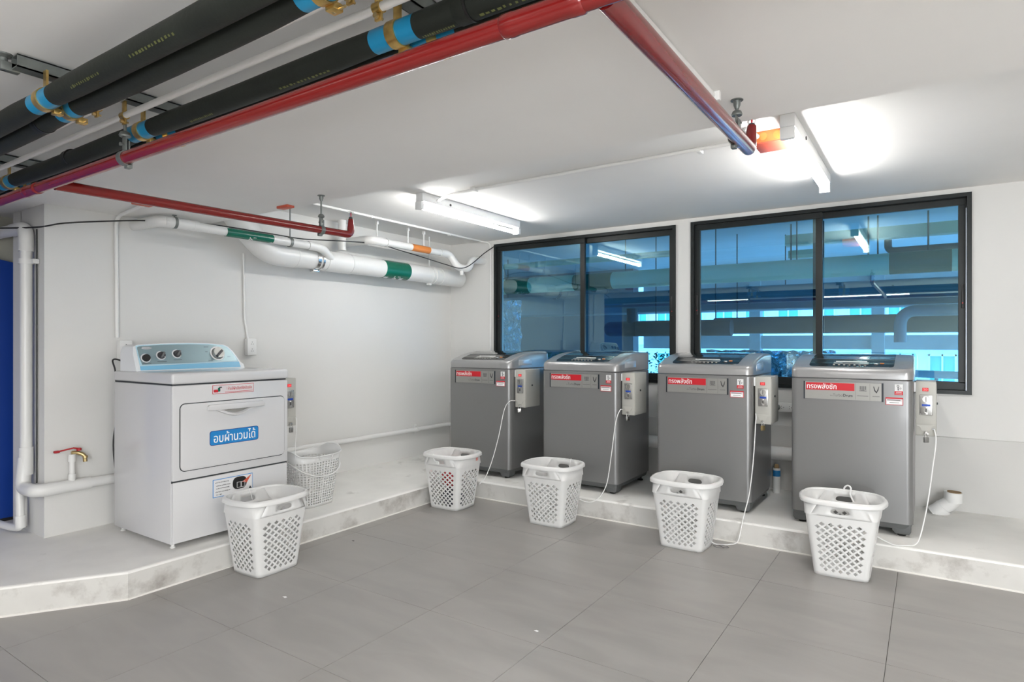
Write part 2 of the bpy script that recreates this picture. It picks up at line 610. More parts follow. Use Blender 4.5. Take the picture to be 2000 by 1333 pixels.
def window(name, W, mull, drawn):
    x0, x1, z0, z1 = W
    wn = thing(name, '', 'window')
    del wn['label']
    del wn['category']
    wn['kind'] = 'structure'
    ya, yb = WY - 0.012, WY + 0.10
    t = 0.026
    f = MB()
    f.box(x0, x1, ya, yb, z1 - t, z1)
    f.box(x0, x1, ya, yb, z0, z0 + t)
    f.box(x0, x0 + t, ya, yb, z0 + t, z1 - t)
    f.box(x1 - t, x1, ya, yb, z0 + t, z1 - t)
    obj('window_frame', f, 'frame', wn, smooth=False)
    for (a, b, y, side) in ((x0 + t, mull + 0.028, WY + 0.010, -1), (mull - 0.042, x1 - t, WY + 0.045, 1)):
        s = 0.046
        sf = MB()
        za, zb = z0 + t, z1 - t
        sf.box(a, b, y, y + 0.028, zb - s, zb, 0.002)
        sf.box(a, b, y, y + 0.028, za, za + s + 0.01, 0.002)
        sf.box(a, a + s, y, y + 0.028, za + s, zb - s, 0.002)
        sf.box(b - s, b, y, y + 0.028, za + s, zb - s, 0.002)
        sh = obj('sash', sf, 'frame', wn, smooth=False)
        g = MB()
        g.quad((a + s, y + 0.014, za + s), (b - s, y + 0.014, za + s), (b - s, y + 0.014, zb - s), (a + s, y + 0.014, zb - s))
        obj('pane', g, 'glass', sh, smooth=False)
        lx = (a + 0.022) if side < 0 else (b - 0.022)
        obj('latch', MB().box(lx - 0.008, lx + 0.008, y - 0.008, y + 0.002, 1.50, 1.66, 0.003), 'rubber', sh)
        obj('latch_dot', MB().lathe([(0.004, -0.010), (0.004, -0.007)], (lx, y, 1.535), 'y', 10), 'labelred', sh)
    if drawn:
        obj('track', MB().box(x1 - t - 0.006, x1 - t - 0.001, ya + 0.02, ya + 0.03, z0 + t, z1 - 0.1), 'track', wn)
    return wn


window('window_1', W1, -2.665, False)
window('window_2', W2, -0.684, True)


# ------------------------------------------------------------------ ceiling lamps
def lamp(name, x, y0, y1, label):
    L = thing(name, label, 'ceiling light', (x, y0, CZ), 0, 'fluorescent battens on the high ceiling')
    ln = y1 - y0
    obj('batten', MB().box(-0.032, 0.032, 0.0, ln, -0.058, 0.0, 0.003), 'lamp_body', L)
    e1 = MB().box(-0.030, 0.030, -0.010, 0.022, -0.115, -0.060, 0.005)
    obj('lamp_holder', e1, 'lamp_body', L)
    e2 = MB().box(-0.030, 0.030, ln - 0.022, ln + 0.010, -0.115, -0.060, 0.005)
    obj('lamp_holder', e2, 'lamp_body', L)
    obj('tube', MB().tube([(0, 0.022, -0.096), (0, ln - 0.022, -0.096)], 0.0145, 14), 'tube', L)
    obj('starter', MB().lathe([(0.009, 0.026), (0.009, 0.036)], (0.0, 0.30, -0.035), 'x', 10), 'rubber', L)
    return L


lamp('ceiling_light', -2.925, 3.20, 4.43, 'white fluorescent batten on the ceiling left of the windows, lit tube facing the pipes')
lamp('ceiling_light.001', -0.530, 3.02, 4.25, 'lit fluorescent batten beside the orange junction box and the glossy sprinkler elbow')

# conduits on the ceilings
c = MB().tube(smooth_path([(-2.90, 3.36, CZ - 0.03), (-2.78, 3.33, CZ - 0.012), (-2.5, 3.30, CZ - 0.012), (-0.62, 3.27, CZ - 0.012)], 0.06), 0.0105, 10)
for x in (-2.52, -1.01):
    c.box(x - 0.012, x + 0.012, 3.27, 3.325, CZ - 0.026, CZ, 0.002)
tag(obj('conduit', c, 'paintedpipe'), 'white conduit on the ceiling linking the two fluorescent lights', 'conduit')
c = MB().box(-3.795, -3.765, CE, 5.08, CZ - 0.016, CZ, 0.002)
for y in (3.55, 4.55):
    c.box(-3.80, -3.76, y, y + 0.012, CZ - 0.022, CZ, 0.001)
c.tube(smooth_path([(-3.78, 5.03, CZ - 0.012), (-3.70, WY - 0.012, CZ - 0.02), (-3.695, WY - 0.012, 2.0), (-3.695, WY - 0.012, 0.64)], 0.05), 0.008, 8)
tag(obj('cable_trunking', c, 'paintedpipe'), 'thin white trunking on the ceiling running to the corner and down beside the window', 'conduit')
c = MB().tube([(-0.577, 1.15, CN - 0.011), (-0.572, 2.02, CN - 0.011)], 0.011, 10)
c.box(-0.600, -0.548, 1.995, 2.01, CN - 0.03, CN, 0.002)
tag(obj('conduit', c, 'paintedpipe'), 'short white conduit on the low slab beside the steep red pipe', 'conduit')

b = thing('junction_box', 'orange junction box on the ceiling beside the lit fluorescent batten', 'junction box', (-0.64, 3.20, CZ))
obj('box_shell', MB().box(-0.075, 0.075, 0, 0.16, -0.055, 0, 0.004), 'orangebox', b)
obj('box_cover', MB().box(-0.078, 0.078, -0.003, 0.163, -0.062, -0.055, 0.002), 'redbox', b)
for x in (-0.03, 0.035):
    obj('knockout', MB().lathe([(0.019, -0.003), (0.019, 0.001)], (x, 0.0, -0.028), 'y', 16), 'orange', b)
obj('conduit_stub', MB().tube([(-0.095, -0.10, -0.006), (-0.055, -0.01, -0.028)], 0.012, 10), 'pvc', b)
b = thing('junction_box', 'flat red junction box on the slab above the left wall conduit', 'junction box', (-3.64, 1.70, CN))
obj('box_shell', MB().box(-0.09, 0.09, 0, 0.10, -0.022, 0, 0.004), 'redbox', b)
b = thing('junction_box', 'small red junction box at the slab edge near the pipe hanger', 'junction box', (-3.13, 2.25, CN))
obj('box_shell', MB().box(-0.05, 0.05, 0, 0.05, -0.014, 0, 0.002), 'redbox', b)


# ------------------------------------------------------------------ overhead pipes
def arc_band(mb, c, r0, r1, x0, x1, a0=0, a1=360, n=28, axis='x'):
    """ring band around an x (or y) axis pipe"""
    c = Vector(c)
    full = abs(a1 - a0) >= 359.9
    k = n
    P = []
    for i in range(k + (0 if full else 1)):
        a = math.radians(a0 + (a1 - a0) * i / k)
        row = []
        for (r, x) in ((r0, x0), (r1, x0), (r1, x1), (r0, x1)):
            u, v = r * math.cos(a), r * math.sin(a)
            row.append(mb.bm.verts.new(c + (Vector((x, u, v)) if axis == 'x' else Vector((u, x, v)))))
        P.append(row)
    m = len(P)
    for i in range(m if full else m - 1):
        q = P[(i + 1) % m]
        p = P[i]
        for j in range(4):
            mb.bm.faces.new([p[j], p[(j + 1) % 4], q[(j + 1) % 4], q[j]])
    if not full:
        mb.bm.faces.new(P[0])
        mb.bm.faces.new(P[-1][::-1])
    return mb


def bend_print(bm, axis_pt, r, ang, axis='x'):
    """wrap flat lettering (xz plane) around a pipe; x runs along the pipe, z becomes arc length"""
    c = Vector(axis_pt)
    for v in bm.verts:
        a = ang - v.co.z / r
        x = v.co.x
        u, w_ = math.cos(a) * r, math.sin(a) * r
        v.co = c + (Vector((x, u, w_)) if axis == 'x' else Vector((u, x, w_)))
    return bm


def marks_bm(n, w, h, seed):
    rnd = random.Random(seed)
    bm = bmesh.new()
    x = -w / 2
    for i in range(n):
        cw = w / n * rnd.uniform(0.35, 0.75)
        z0, z1 = -h / 2 * rnd.uniform(0.5, 1), h / 2 * rnd.uniform(0.5, 1)
        vs = [bm.verts.new(p) for p in ((x, 0, z0), (x + cw, 0, z0), (x + cw, 0, z1), (x, 0, z1))]
        bm.faces.new(vs)
        x += w / n
    return bm


def insulated(label, Y, Z, R, x0, x1, bands, rings, prints, clamp_dir=1):
    P = thing('insulated_pipe', label, 'pipe', (0, 0, 0), 0, 'black insulated pipes under the slab')
    seg = [x0]
    for b in sorted(bands):
        seg += [b[0], b[1]]
    seg.append(x1)
    pts = []
    k = 0
    body = MB()
    for a, b_ in zip(seg[0::2], seg[1::2]):
        n = max(2, int((b_ - a) / 0.12))
        rnd = random.Random(int(Y * 1000 + k))
        path, rad = [], []
        for i in range(n + 1):
            t = i / n
            e = min(t, 1 - t)
            path.append((a + (b_ - a) * t, Y, Z - 0.004 * math.sin(PI * t)))
            rad.append(R * (1.06 if 0 < e else 0.97) * (1 + rnd.uniform(-0.012, 0.012)))
        body.tube(path, rad, 28)
        k += 1
    obj('foam_sleeve', body, 'black_foam', P)
    for (a, b_) in bands:
        obj('blue_band', arc_band(MB(), (0, Y, Z), R * 0.3, R * 0.97, a - 0.004, b_ + 0.004), 'bluepipe', P)
        m = (a + b_) / 2
        cl = arc_band(MB(), (0, Y, Z), R * 0.975, R * 0.975 + 0.003, m - 0.014, m + 0.014)
        cl.box(m - 0.013, m + 0.013, Y - 0.002 + R * 0.6, Y + R * 0.6 + 0.022, Z - R * 0.80 - 0.012, Z - R * 0.80 + 0.004, 0.002)
        cl.box(m - 0.010, m + 0.010, Y - 0.003, Y + 0.003, Z + R * 0.9, CN - 0.038)
        g = obj('pipe_clamp', cl, 'gold', P)
        obj('bolt', MB().lathe([(0.006, -0.006), (0.006, 0.0), (0.003, 0.002), (0.003, 0.03)], (m, Y + R * 0.6 + 0.012, Z - R * 0.80 - 0.008), 'x', 8), 'brass', g)
    for x in rings:
        rb = MB()
        rb.tube([(x - 0.034, Y, Z), (x - 0.030, Y, Z), (x - 0.002, Y, Z), (x + 0.0, Y, Z)], [R * 1.03, R * 1.13, R * 1.13, R * 1.04], 28)
        obj('coupling_sleeve', rb, 'black_foam', P)
        obj('seam_ring', arc_band(MB(), (0, Y, Z), R, R * 1.17, x, x + 0.006), 'foam_seam', P)
    for q, (x, wd, ang) in enumerate(prints):
        bm = bend_print(marks_bm(14, wd, 0.008, q + int(Y * 100)), (x, Y, Z - 0.0035), R * 1.105, math.radians(ang))
        obj('printed_marks', bm, 'foam_print', P, smooth=False, recalc=False)
    return P


IZ = 1.950
PX0, PX1 = -5.5, 3.25
insulated('black insulated pipe nearest the camera, upper left, with yellow printing',
          0.713, IZ, 0.0290, PX0, PX1, [(-2.118, -1.989), (-0.45, -0.33), (-3.75, -3.63)], [-2.9, 0.3],
          [(-1.75, 0.16, -138), (-1.42, 0.20, -138), (-0.95, 0.2, -138)])
insulated('black insulated pipe hugging the far side of the one nearest the camera',
          0.781, IZ - 0.002, 0.0285, PX0, PX1, [(-2.121, -2.018), (-1.02, -0.90), (-3.2, -3.1)], [-2.26], [])
insulated('black insulated pipe just above the long red main, middle of the ceiling',
          1.010, IZ + 0.012, 0.0280, PX0, PX1, [(-2.195, -2.072), (-1.052, -0.924), (-3.36, -3.23)], [-2.665, -0.78],
          [(-1.30, 0.2, -108), (-0.86, 0.09, -105), (-0.65, 0.20, -108), (-1.77, 0.12, -108)])
insulated('black insulated pipe mostly hidden behind the long red main',
          1.076, IZ + 0.012, 0.0270, PX0, PX1, [(-2.135, -2.02), (-0.99, -0.86), (-3.31, -3.19)], [-2.9], [])

for (y, r, zz, lab) in ((0.862, 0.010, IZ + 0.035, 'thin white pipe right beside the second black insulated pipe'),
                        (0.940, 0.0095, IZ + 0.035, 'white painted pipe alone between the pairs of black insulated pipes')):
    p = thing('white_pipe', lab, 'pipe')
    obj('pipe_run', MB().tube([(PX0, y, zz), (PX1, y, zz)], r, 18), 'paintedpipe', p)
    for x in (-3.25, -2.105, -0.975):
        cl = arc_band(MB(), (0, y, zz), r + 0.0005, r + 0.003, x - 0.011, x + 0.011)
        cl.box(x - 0.010, x + 0.010, y - 0.003, y + 0.003, zz - r - 0.018, zz - r, 0.001)
        cl.box(x - 0.010, x + 0.010, y - 0.003, y + 0.003, zz + r, CN - 0.038, 0.001)
        g = obj('pipe_clamp', cl, 'gold', p)
        obj('bolt', MB().lathe([(0.006, -0.012), (0.006, -0.004), (0.003, -0.003), (0.003, 0.012)], (x, y, zz - r - 0.010), 'y', 8), 'brass', g)

# channels bolted to the slab
for x, lab in ((-3.26, 'steel channel bolted under the slab at the far left over the blue pipe bands'),
               (-2.10, 'grey steel channel bolted under the slab left of the hanging rod'),
               (-0.975, 'steel channel at the top edge of the photo above the big gold clamps')):
    s = thing('steel_channel', lab, 'bracket', (x, 0, CN), 0, 'steel channels carrying the pipes')
    ch = MB()
    ch.box(-0.021, 0.021, 0.655, 1.13, -0.040, -0.036)
    ch.box(-0.021, -0.018, 0.655, 1.13, -0.040, -0.005)
    ch.box(0.018, 0.021, 0.655, 1.13, -0.040, -0.005)
    ch.box(-0.021, 0.021, 0.655, 1.13, -0.008, -0.005)
    obj('channel', ch, 'galv', s, smooth=False)
    for y in (0.640, 1.14):
        a = MB()
        a.lathe([(0.024, 0.0), (0.024, -0.004), (0.010, -0.010), (0.010, -0.022), (0.005, -0.024), (0.005, -0.045)], (-0.032, y, 0), 'z', 18)
        a.box(-0.040, -0.018, y - 0.010, y + 0.035, -0.045, -0.020, 0.002)
        obj('anchor', a, 'galv', s)

# long red main
RY, RZ, RR = 0.960, 1.863, 0.0200
rm = thing('sprinkler_main', 'long glossy red sprinkler main running below the black insulated pipes', 'pipe')
obj('pipe_run', MB().tube([(PX0, RY, RZ), (PX1, RY, RZ)], RR, 32), 'red', rm)
for (a, b_, c_) in ((-2.95, -2.83, 'tee'), (-0.660, -0.497, 'tee')):
    cp = MB().tube([(a - 0.004, RY, RZ), (a, RY, RZ), (a + 0.02, RY, RZ), (a + 0.028, RY, RZ), (b_ - 0.028, RY, RZ), (b_ - 0.02, RY, RZ), (b_, RY, RZ), (b_ + 0.004, RY, RZ)],
                   [RR, RR * 1.13, RR * 1.13, RR * 1.08, RR * 1.08, RR * 1.13, RR * 1.13, RR], 32)
    obj('tee_fitting', cp, 'red', rm)


def hanger(parent, x, y, z, r, along='x', rod_top=CN):
    h = obj('pipe_clamp', arc_band(MB(), (0 if along == 'x' else x, y if along == 'x' else 0, z), r + 0.0005, r + 0.0035,
                                   (x if along == 'x' else y) - 0.012, (x if along == 'x' else y) + 0.012, axis=along), 'galv', parent)
    e = MB()
    if along == 'x':
        e.box(x - 0.012, x + 0.012, y + 0.002, y + 0.018, z - r - 0.012, z - r + 0.004, 0.002)
        e.box(x - 0.013, x + 0.013, y - 0.003, y + 0.001, z + r, z + r + 0.050, 0.001)
        e.box(x - 0.013, x + 0.013, y + 0.006, y + 0.010, z + r, z + r + 0.035, 0.001)
        obj('clamp_tab', e, 'galv', parent)
        e = MB()
    else:
        e.box(x - 0.018, x - 0.002, y - 0.012, y + 0.012, z - r - 0.012, z - r + 0.004, 0.002)
        e.box(x - 0.003, x + 0.001, y - 0.013, y + 0.013, z + r, z + r + 0.050, 0.001)
        e.box(x + 0.006, x + 0.010, y - 0.013, y + 0.013, z + r, z + r + 0.035, 0.001)
        obj('clamp_tab', e, 'galv', parent)
        e = MB()
    e.lathe([(0.006, -0.016), (0.006, -0.010), (0.003, -0.009), (0.003, 0.016)], (x, y, z + r + 0.022), 'x' if along == 'y' else 'y', 10)
    obj('nut', e, 'galv', parent)
    e = MB()
    e.lathe([(0.016, 0), (0.018, 0.004), (0.014, 0.014), (0.008, 0.018)], (x, y, z + r + 0.048), 'z', 16)
    obj('swivel', e, 'galv', parent)
    d = MB().tube([(x, y, z + r + 0.055), (x, y, rod_top - 0.01)], 0.0048, 10)
    d.lathe([(0.007, -0.030), (0.011, -0.018), (0.012, -0.004), (0.020, -0.003), (0.020, 0)], (x, y, rod_top), 'z', 18)
    obj('threaded_rod', d, 'galv', parent)


hanger(rm, -2.145, RY, RZ, RR)
hanger(rm, 0.9, RY, RZ, RR)


def sprinkler_head(parent, x, y, z):
    obj('sprinkler_base', MB().lathe([(0.012, 0), (0.012, 0.010), (0.009, 0.014)], (x, y, z), 'z', 14), 'darkmetal', parent)
    f = MB()
    for s in (-1, 1):
        f.tube([(x + s * 0.009, y, z + 0.012), (x + s * 0.013, y, z + 0.024), (x + s * 0.004, y, z + 0.040)], 0.0022, 8)
    f.lathe([(0.018, 0.041), (0.018, 0.043)], (x, y, z), 'z', 18)
    obj('deflector', f, 'chrome', parent)
    obj('glass_bulb', MB().lathe([(0.0015, 0.014), (0.003, 0.020), (0.003, 0.032), (0.0015, 0.038)], (x, y, z), 'z', 10), 'labelred', parent)


# branch towards the left lamp
br = thing('sprinkler_branch', 'slim red sprinkler pipe crossing towards the left wall pipes, upturned end', 'pipe')
bp = smooth_path([(-2.725, RY + 0.015, RZ), (-2.745, 2.43, 1.885), (-2.745, 2.43, 1.975)], 0.035)
obj('pipe_run', MB().tube(bp, [0.0205] * (len(bp) - 1) + [0.014], 24), 'red', br)
sprinkler_head(br, -2.745, 2.43, 1.973)
hanger(br, -2.743, 2.22, 1.882, 0.0205, 'y')
# branch towards the right lamp
br = thing('sprinkler_branch', 'red sprinkler pipe dropping steeply towards the orange junction box', 'pipe')
bp = smooth_path([(-0.462, RY + 0.015, 1.868), (-0.527, 2.30, 1.955), (-0.527, 2.33, 2.045)], 0.03)
obj('pipe_run', MB().tube(bp, [0.0235] * (len(bp) - 5) + [0.021] * 4 + [0.0165], 24), 'red', br)
sprinkler_head(br, -0.527, 2.33, 2.043)
obj('weld_collar', MB().tube([(-0.5235, 2.12, 1.946), (-0.5245, 2.145, 1.9475)], 0.0262, 24), 'red', br)
hanger(br, -0.524, 2.11, 1.946, 0.0235, 'y')

# ------------------------------------------------------------------ big white pipes on the left wall
bp_ = thing('drain_pipe', 'largest white drain pipe along the left wall with a green band', 'pipe')
bx, bz, brd = -4.06, 1.930, 0.080
obj('pipe_run', MB().tube([(bx, 2.93, bz), (bx, 4.93, bz)], brd, 40), 'pvc', bp_)
obj('elbow', MB().tube(smooth_path([(bx, 5.06, bz), (bx, 4.72, bz)], 0.05), [brd * 1.06, brd * 1.07], 40), 'pvc', bp_)
obj('elbow', MB().tube(smooth_path([(bx, 3.02, bz), (bx, 2.79, bz), (bx - 0.005, 2.52, bz + 0.25), (bx - 0.005, 2.515, CZ)], 0.12, 10), brd * 1.06, 40), 'pvc', bp_)
obj('pipe_socket', MB().tube([(bx, 3.31, bz), (bx, 3.56, bz)], brd * 1.05, 40), 'pvc', bp_)
for (a, b_) in ((3.02, 3.035), (3.56, 3.575), (4.62, 4.66)):
    obj('socket_ring', arc_band(MB(), (bx, 0, bz), brd, brd * 1.09, a, b_, axis='y'), 'pvc', bp_)
obj('green_band', arc_band(MB(), (bx, 0, bz), brd, brd + 0.0015, 3.945, 4.255, axis='y', n=40), 'green', bp_)
bm = bend_print(text_bm('PL', 0.075, 0.05), (bx, 4.10, bz), brd + 0.0028, math.radians(-66), 'y')
obj('lettering', bm, 'print_white', bp_, smooth=False, recalc=False)
for dy in (-0.10, 0.09):
    bm = bend_print(marks_bm(1, 0.10, 0.04, 3), (bx, 4.10 + dy, bz), brd + 0.0028, math.radians(-72), 'y')
    obj('flow_arrow', bm, 'print_white', bp_, smooth=False, recalc=False)
cl = arc_band(MB(), (bx, 0, bz), brd * 1.05, brd * 1.09, 3.195, 3.225, axis='y')
arc_band(cl, (bx, 0, bz), brd * 1.05, brd * 1.09, 3.245, 3.262, axis='y')
cl.box(bx - 0.025, bx + 0.025, 3.19, 3.25, bz - brd * 1.25, bz - brd * 1.05, 0.004)
obj('pipe_clamp', cl, 'chrome', bp_)
cl = arc_band(MB(), (bx, 0, bz), brd + 0.001, brd + 0.006, 4.575, 4.60, axis='y')
cl.box(bx - 0.02, bx + 0.02, 4.57, 4.605, bz - brd - 0.02, bz - brd, 0.003)
cl.tube([(bx, 4.588, bz + brd), (bx, 4.588, CZ)], 0.006, 8)
obj('pipe_clamp', cl, 'pvc', bp_)

gp = thing('drain_pipe', 'narrower white drain pipe with green band, joining the large pipe from above', 'pipe')
gx, gz, gr = -3.935, 2.022, 0.0295
gx2 = -3.985
pts = smooth_path([(gx, 1.93, gz), (gx, 3.30, bz + 0.085 + 0.015), (gx, 3.50, bz + 0.03)], 0.10, 10)
obj('pipe_run', MB().tube([(gx, 1.99, gz), (gx, 3.16, gz - 0.012)], gr, 28), 'pvc', gp)
obj('elbow', MB().tube(smooth_path([(gx, 3.06, gz - 0.011), (gx, 3.19, gz - 0.013), (gx - 0.07, 3.33, bz + 0.02)], 0.08, 10), gr * 1.14, 28), 'pvc', gp)
obj('elbow', MB().tube(smooth_path([(gx, 2.14, gz), (gx, 1.965, gz), (WX, 1.95, gz)], 0.08, 10), gr * 1.2, 28), 'pvc', gp)
obj('pipe_socket', MB().tube([(gx, 2.11, gz), (gx, 2.20, gz)], gr * 1.12, 28), 'pvc', gp)
obj('socket_ring', arc_band(MB(), (gx, 0, gz), gr, gr * 1.16, 2.165, 2.178, axis='y'), 'pvc', gp)
obj('green_band', arc_band(MB(), (gx, 0, gz - 0.006), gr, gr + 0.0015, 2.39, 2.747, axis='y', n=28), 'green', gp)
bm = bend_print(text_bm('PL', 0.05, 0.026), (gx, 2.58, gz - 0.006), gr + 0.0026, math.radians(-50), 'y')
obj('lettering', bm, 'print_white', gp, smooth=False, recalc=False)
for y in (2.05, 2.90):
    cl = arc_band(MB(), (gx, 0, gz - 0.007 if y > 2.5 else gz), gr * 1.12, gr * 1.12 + 0.004, y - 0.009, y + 0.009, axis='y')
    top = CN if y < 2.33 else CZ
    cl.tube([(gx, y, gz + gr), (gx, y, top)], 0.0045, 8)
    cl.lathe([(0.014, 0), (0.014, -0.004)], (gx, y, top), 'z', 12)
    obj('pipe_clamp', cl, 'galv', gp)

op = thing('drain_pipe', 'short white drain pipe with an orange band under the high ceiling', 'pipe')
ox, oz, orr = -3.90, 2.135, 0.0315
pts = smooth_path([(WX, 3.72, oz), (ox, 3.72, oz), (ox, 4.62, oz - 0.01)], 0.07, 10)
obj('pipe_run', MB().tube([(ox, 3.72, oz), (ox, 4.66, oz)], orr, 28), 'pvc', op)
obj('elbow', MB().tube(smooth_path([(WX, 3.66, oz), (ox, 3.66, oz), (ox, 3.82, oz)], 0.08, 10), orr * 1.18, 28), 'pvc', op)
obj('elbow', MB().tube(smooth_path([(ox, 4.56, oz), (ox, 4.70, oz), (ox + 0.06, 4.76, oz - 0.13), (ox + 0.12, 4.86, oz - 0.14), (ox + 0.12, 4.90, oz - 0.04), (ox + 0.10, WY + 0.02, oz - 0.03)], 0.05, 8), orr * 1.15, 28), 'pvc', op)
obj('drain_plug', MB().lathe([(0.020, 0), (0.020, -0.045), (0.014, -0.05)], (ox + 0.085, 4.79, oz - 0.155), 'z', 18), 'pvc', op)
obj('socket_ring', arc_band(MB(), (ox, 0, oz), orr, orr * 1.2, 3.845, 3.862, axis='y'), 'pvc', op)
obj('orange_band', arc_band(MB(), (ox, 0, oz), orr, orr + 0.0015, 4.16, 4.40, axis='y', n=28), 'orange', op)
for y in (3.74, 4.12, 4.33):
    cl = MB().tube([(ox - 0.0, y, oz + orr), (ox, y, CZ)], 0.006, 8)
    cl.box(ox - 0.012, ox + 0.012, y - 0.010, y + 0.010, CZ - 0.03, CZ, 0.002)
    obj('hanger_rod', cl, 'pvc', op)
vp = thing('riser_pipe', 'white vent stub rising to the ceiling by the orange banded pipe', 'pipe')
obj('pipe_run', MB().tube([(-4.13, 3.56, 2.05), (-4.13, 3.56, CZ)], 0.035, 24), 'pvc', vp)

# low pipes along the left wall
lp = thing('water_pipe', 'thin white pipe low on the left wall between the dryer and the corner', 'pipe')
obj('pipe_run', MB().tube(smooth_path([(WX + 0.035, 2.45, 0.42), (WX + 0.035, 5.03, 0.407), (WX + 0.12, WY - 0.05, 0.407), (-3.93, WY - 0.05, 0.407)], 0.06), 0.021, 20), 'pvc', lp)
cl = arc_band(MB(), (WX + 0.035, 0, 0.409), 0.0215, 0.026, 4.55, 4.575, axis='y')
cl.box(WX, WX + 0.012, 4.545, 4.58, 0.37, 0.455, 0.002)
obj('pipe_clamp', cl, 'pvc', lp)
lp2 = thing('water_pipe', 'white pipe with couplings low beside the dryer, feeding the brass tap', 'pipe')
lz = 0.425
LX = WX + 0.04
obj('pipe_run', MB().tube([(LX, 1.50, lz), (LX, 2.45, lz + 0.0)], 0.030, 24), 'pvc', lp2)
obj('pipe_socket', MB().tube([(LX, 1.52, lz), (LX, 1.68, lz)], 0.035, 24), 'pvc', lp2)
obj('elbow', MB().tube(smooth_path([(-4.365, 1.415, 0.60), (-4.365, 1.40, lz), (LX, 1.405, lz), (LX, 1.53, lz)], 0.055, 8), 0.037, 24), 'pvc', lp2)
obj('riser', MB().tube([(LX, 1.585, lz), (LX, 1.585, 0.60)], 0.0145, 16), 'pvc', lp2)
for z in (0.47, 0.585):
    obj('riser_socket', MB().tube([(LX, 1.585, z - 0.02), (LX, 1.585, z + 0.025)], 0.019, 16), 'pvc', lp2)
tp = thing('tap', 'brass garden tap with a red lever on the left wall', 'tap', (LX, 1.585, 0.61))
body = MB().tube(smooth_path([(0.0, -0.002, 0.005), (0.01, 0.028, 0.006), (0.03, 0.062, -0.008), (0.035, 0.070, -0.045)], 0.02), [0.012] * 8 + [0.011] * 7 + [0.010], 14) if False else MB().tube(smooth_path([(0, -0.004, 0.006), (0.004, 0.03, 0.006), (0.022, 0.058, -0.012), (0.022, 0.060, -0.050)], 0.02), 0.0115, 14)
body.lathe([(0.010, 0.0), (0.014, 0.004), (0.014, 0.014), (0.011, 0.018)], (0.022, 0.060, -0.032), 'z', 12)
body.lathe([(0.013, -0.006), (0.013, 0.006)], (0, 0.006, 0.006), 'y', 12)
obj('tap_body', body, 'brass', tp)
hv = MB().lathe([(0.013, 0), (0.013, 0.012), (0.008, 0.016)], (0.006, 0.034, 0.018), 'z', 12)
hv.tube([(0.006, 0.034, 0.028), (0.006, 0.005, 0.036), (0.006, -0.07, 0.026)], [0.006, 0.0045, 0.0045], 8)
hv.box(-0.003, 0.015, -0.095, -0.065, 0.018, 0.032, 0.004)
obj('lever', hv, 'valvered', tp)

# vertical pipe on the return of the wall
VX, VY = -4.360, 1.416
v = thing('down_pipe', 'white down pipe on the wall end beside the blue door', 'pipe')
obj('pipe_run', MB().tube([(VX, VY, 0.58), (VX, VY, 1.90)], 0.030, 28), 'pvc', v)
obj('pipe_socket', MB().tube([(VX, VY, 0.50), (VX, VY, 0.66)], 0.035, 28), 'pvc', v)
obj('elbow', MB().tube(smooth_path([(VX, VY, 1.80), (VX, VY, 1.937), (VX - 0.16, VY - 0.01, 1.937)], 0.06, 8), 0.038, 28), 'pvc', v)
obj('pipe_run', MB().tube([(VX - 0.14, VY - 0.01, 1.937), (VX - 1.2, VY - 0.06, 1.937)], 0.034, 28), 'pvc', v)
cl = arc_band(MB(), (0, 0, 0), 0.034, 0.038, 0, 0.03)
bm = cl.bm
for q in bm.verts:
    q.co = Vector((q.co.y + VX, q.co.z + VY, q.co.x + 1.725))
cl.box(VX + 0.03, VX + 0.075, VY + 0.01, VY + 0.04, 1.727, 1.753, 0.002)
obj('pipe_clamp', cl, 'pvc', v)
tag(obj('cable', MB().tube([(VX + 0.047, 1.452, 0.45), (VX + 0.047, 1.452, 1.93)], 0.004, 8), 'rubber'), 'thin dark cable running up behind the white down pipe', 'cable')
sp = thing('waste_pipe', 'small white elbow pipe at the foot of the wall beside the blue door', 'pipe')
obj('pipe_run', MB().tube(smooth_path([(-4.41, 1.40, 0.43), (-4.38, 1.395, 0.19), (-4.45, 1.38, 0.185), (-4.62, 1.36, 0.185)], 0.03, 6), 0.021, 18), 'pvc', sp)
obj('pipe_socket', MB().tube([(-4.383, 1.396, 0.19), (-4.388, 1.397, 0.26)], 0.026, 18), 'pvc', sp)
obj('pipe_run', MB().tube([(-4.45, 1.44, 0.18), (-4.45, 1.44, 0.62)], 0.012, 12), 'pvc', sp)

# conduits and outlets on the left wall
c = MB().tube(smooth_path([(-3.73, 1.76, CN - 0.02), (WX + 0.10, 1.815, CN - 0.02), (WX + 0.012, 1.835, CN - 0.05), (WX + 0.012, 1.842, 1.30)], 0.06), 0.011, 10)
tag(obj('conduit', c, 'paintedpipe'), 'white conduit running down the left wall behind the dryer', 'conduit')
c = MB().tube([(WX + 0.010, 2.705, 1.93), (WX + 0.010, 2.715, 1.45), (WX + 0.010, 2.74, 1.30)], 0.008, 10)
tag(obj('conduit', c, 'paintedpipe'), 'slim white conduit dropping to the wall socket right of the dryer', 'conduit')


def outlet(name, label, loc, rz, horiz=False):
    s = thing(name, label, 'socket', loc, rz, None)
    wd, ht = (0.12, 0.07) if horiz else (0.075, 0.125)
    obj('back_box', MB().box(-wd / 2, wd / 2, 0.0, 0.035, -ht / 2, ht / 2, 0.005), 'pvc', s)
    fp = obj('face_plate', MB().box(-wd / 2, wd / 2, -0.008, 0.0, -ht / 2, ht / 2, 0.003), 'pvc', s)
    for k in (-1, 1):
        cx, cz = (k * 0.028, 0) if horiz else (0, k * 0.026)
        for (dx, dz) in ((-0.008, -0.005), (0.008, -0.005), (0, 0.010)):
            if horiz:
                dx, dz = dz, dx
            obj('socket_hole', MB().lathe([(0.0028, -0.0088), (0.0028, -0.007)], (cx + dx, 0, cz + dz), 'y', 8), 'black', fp)
    return s


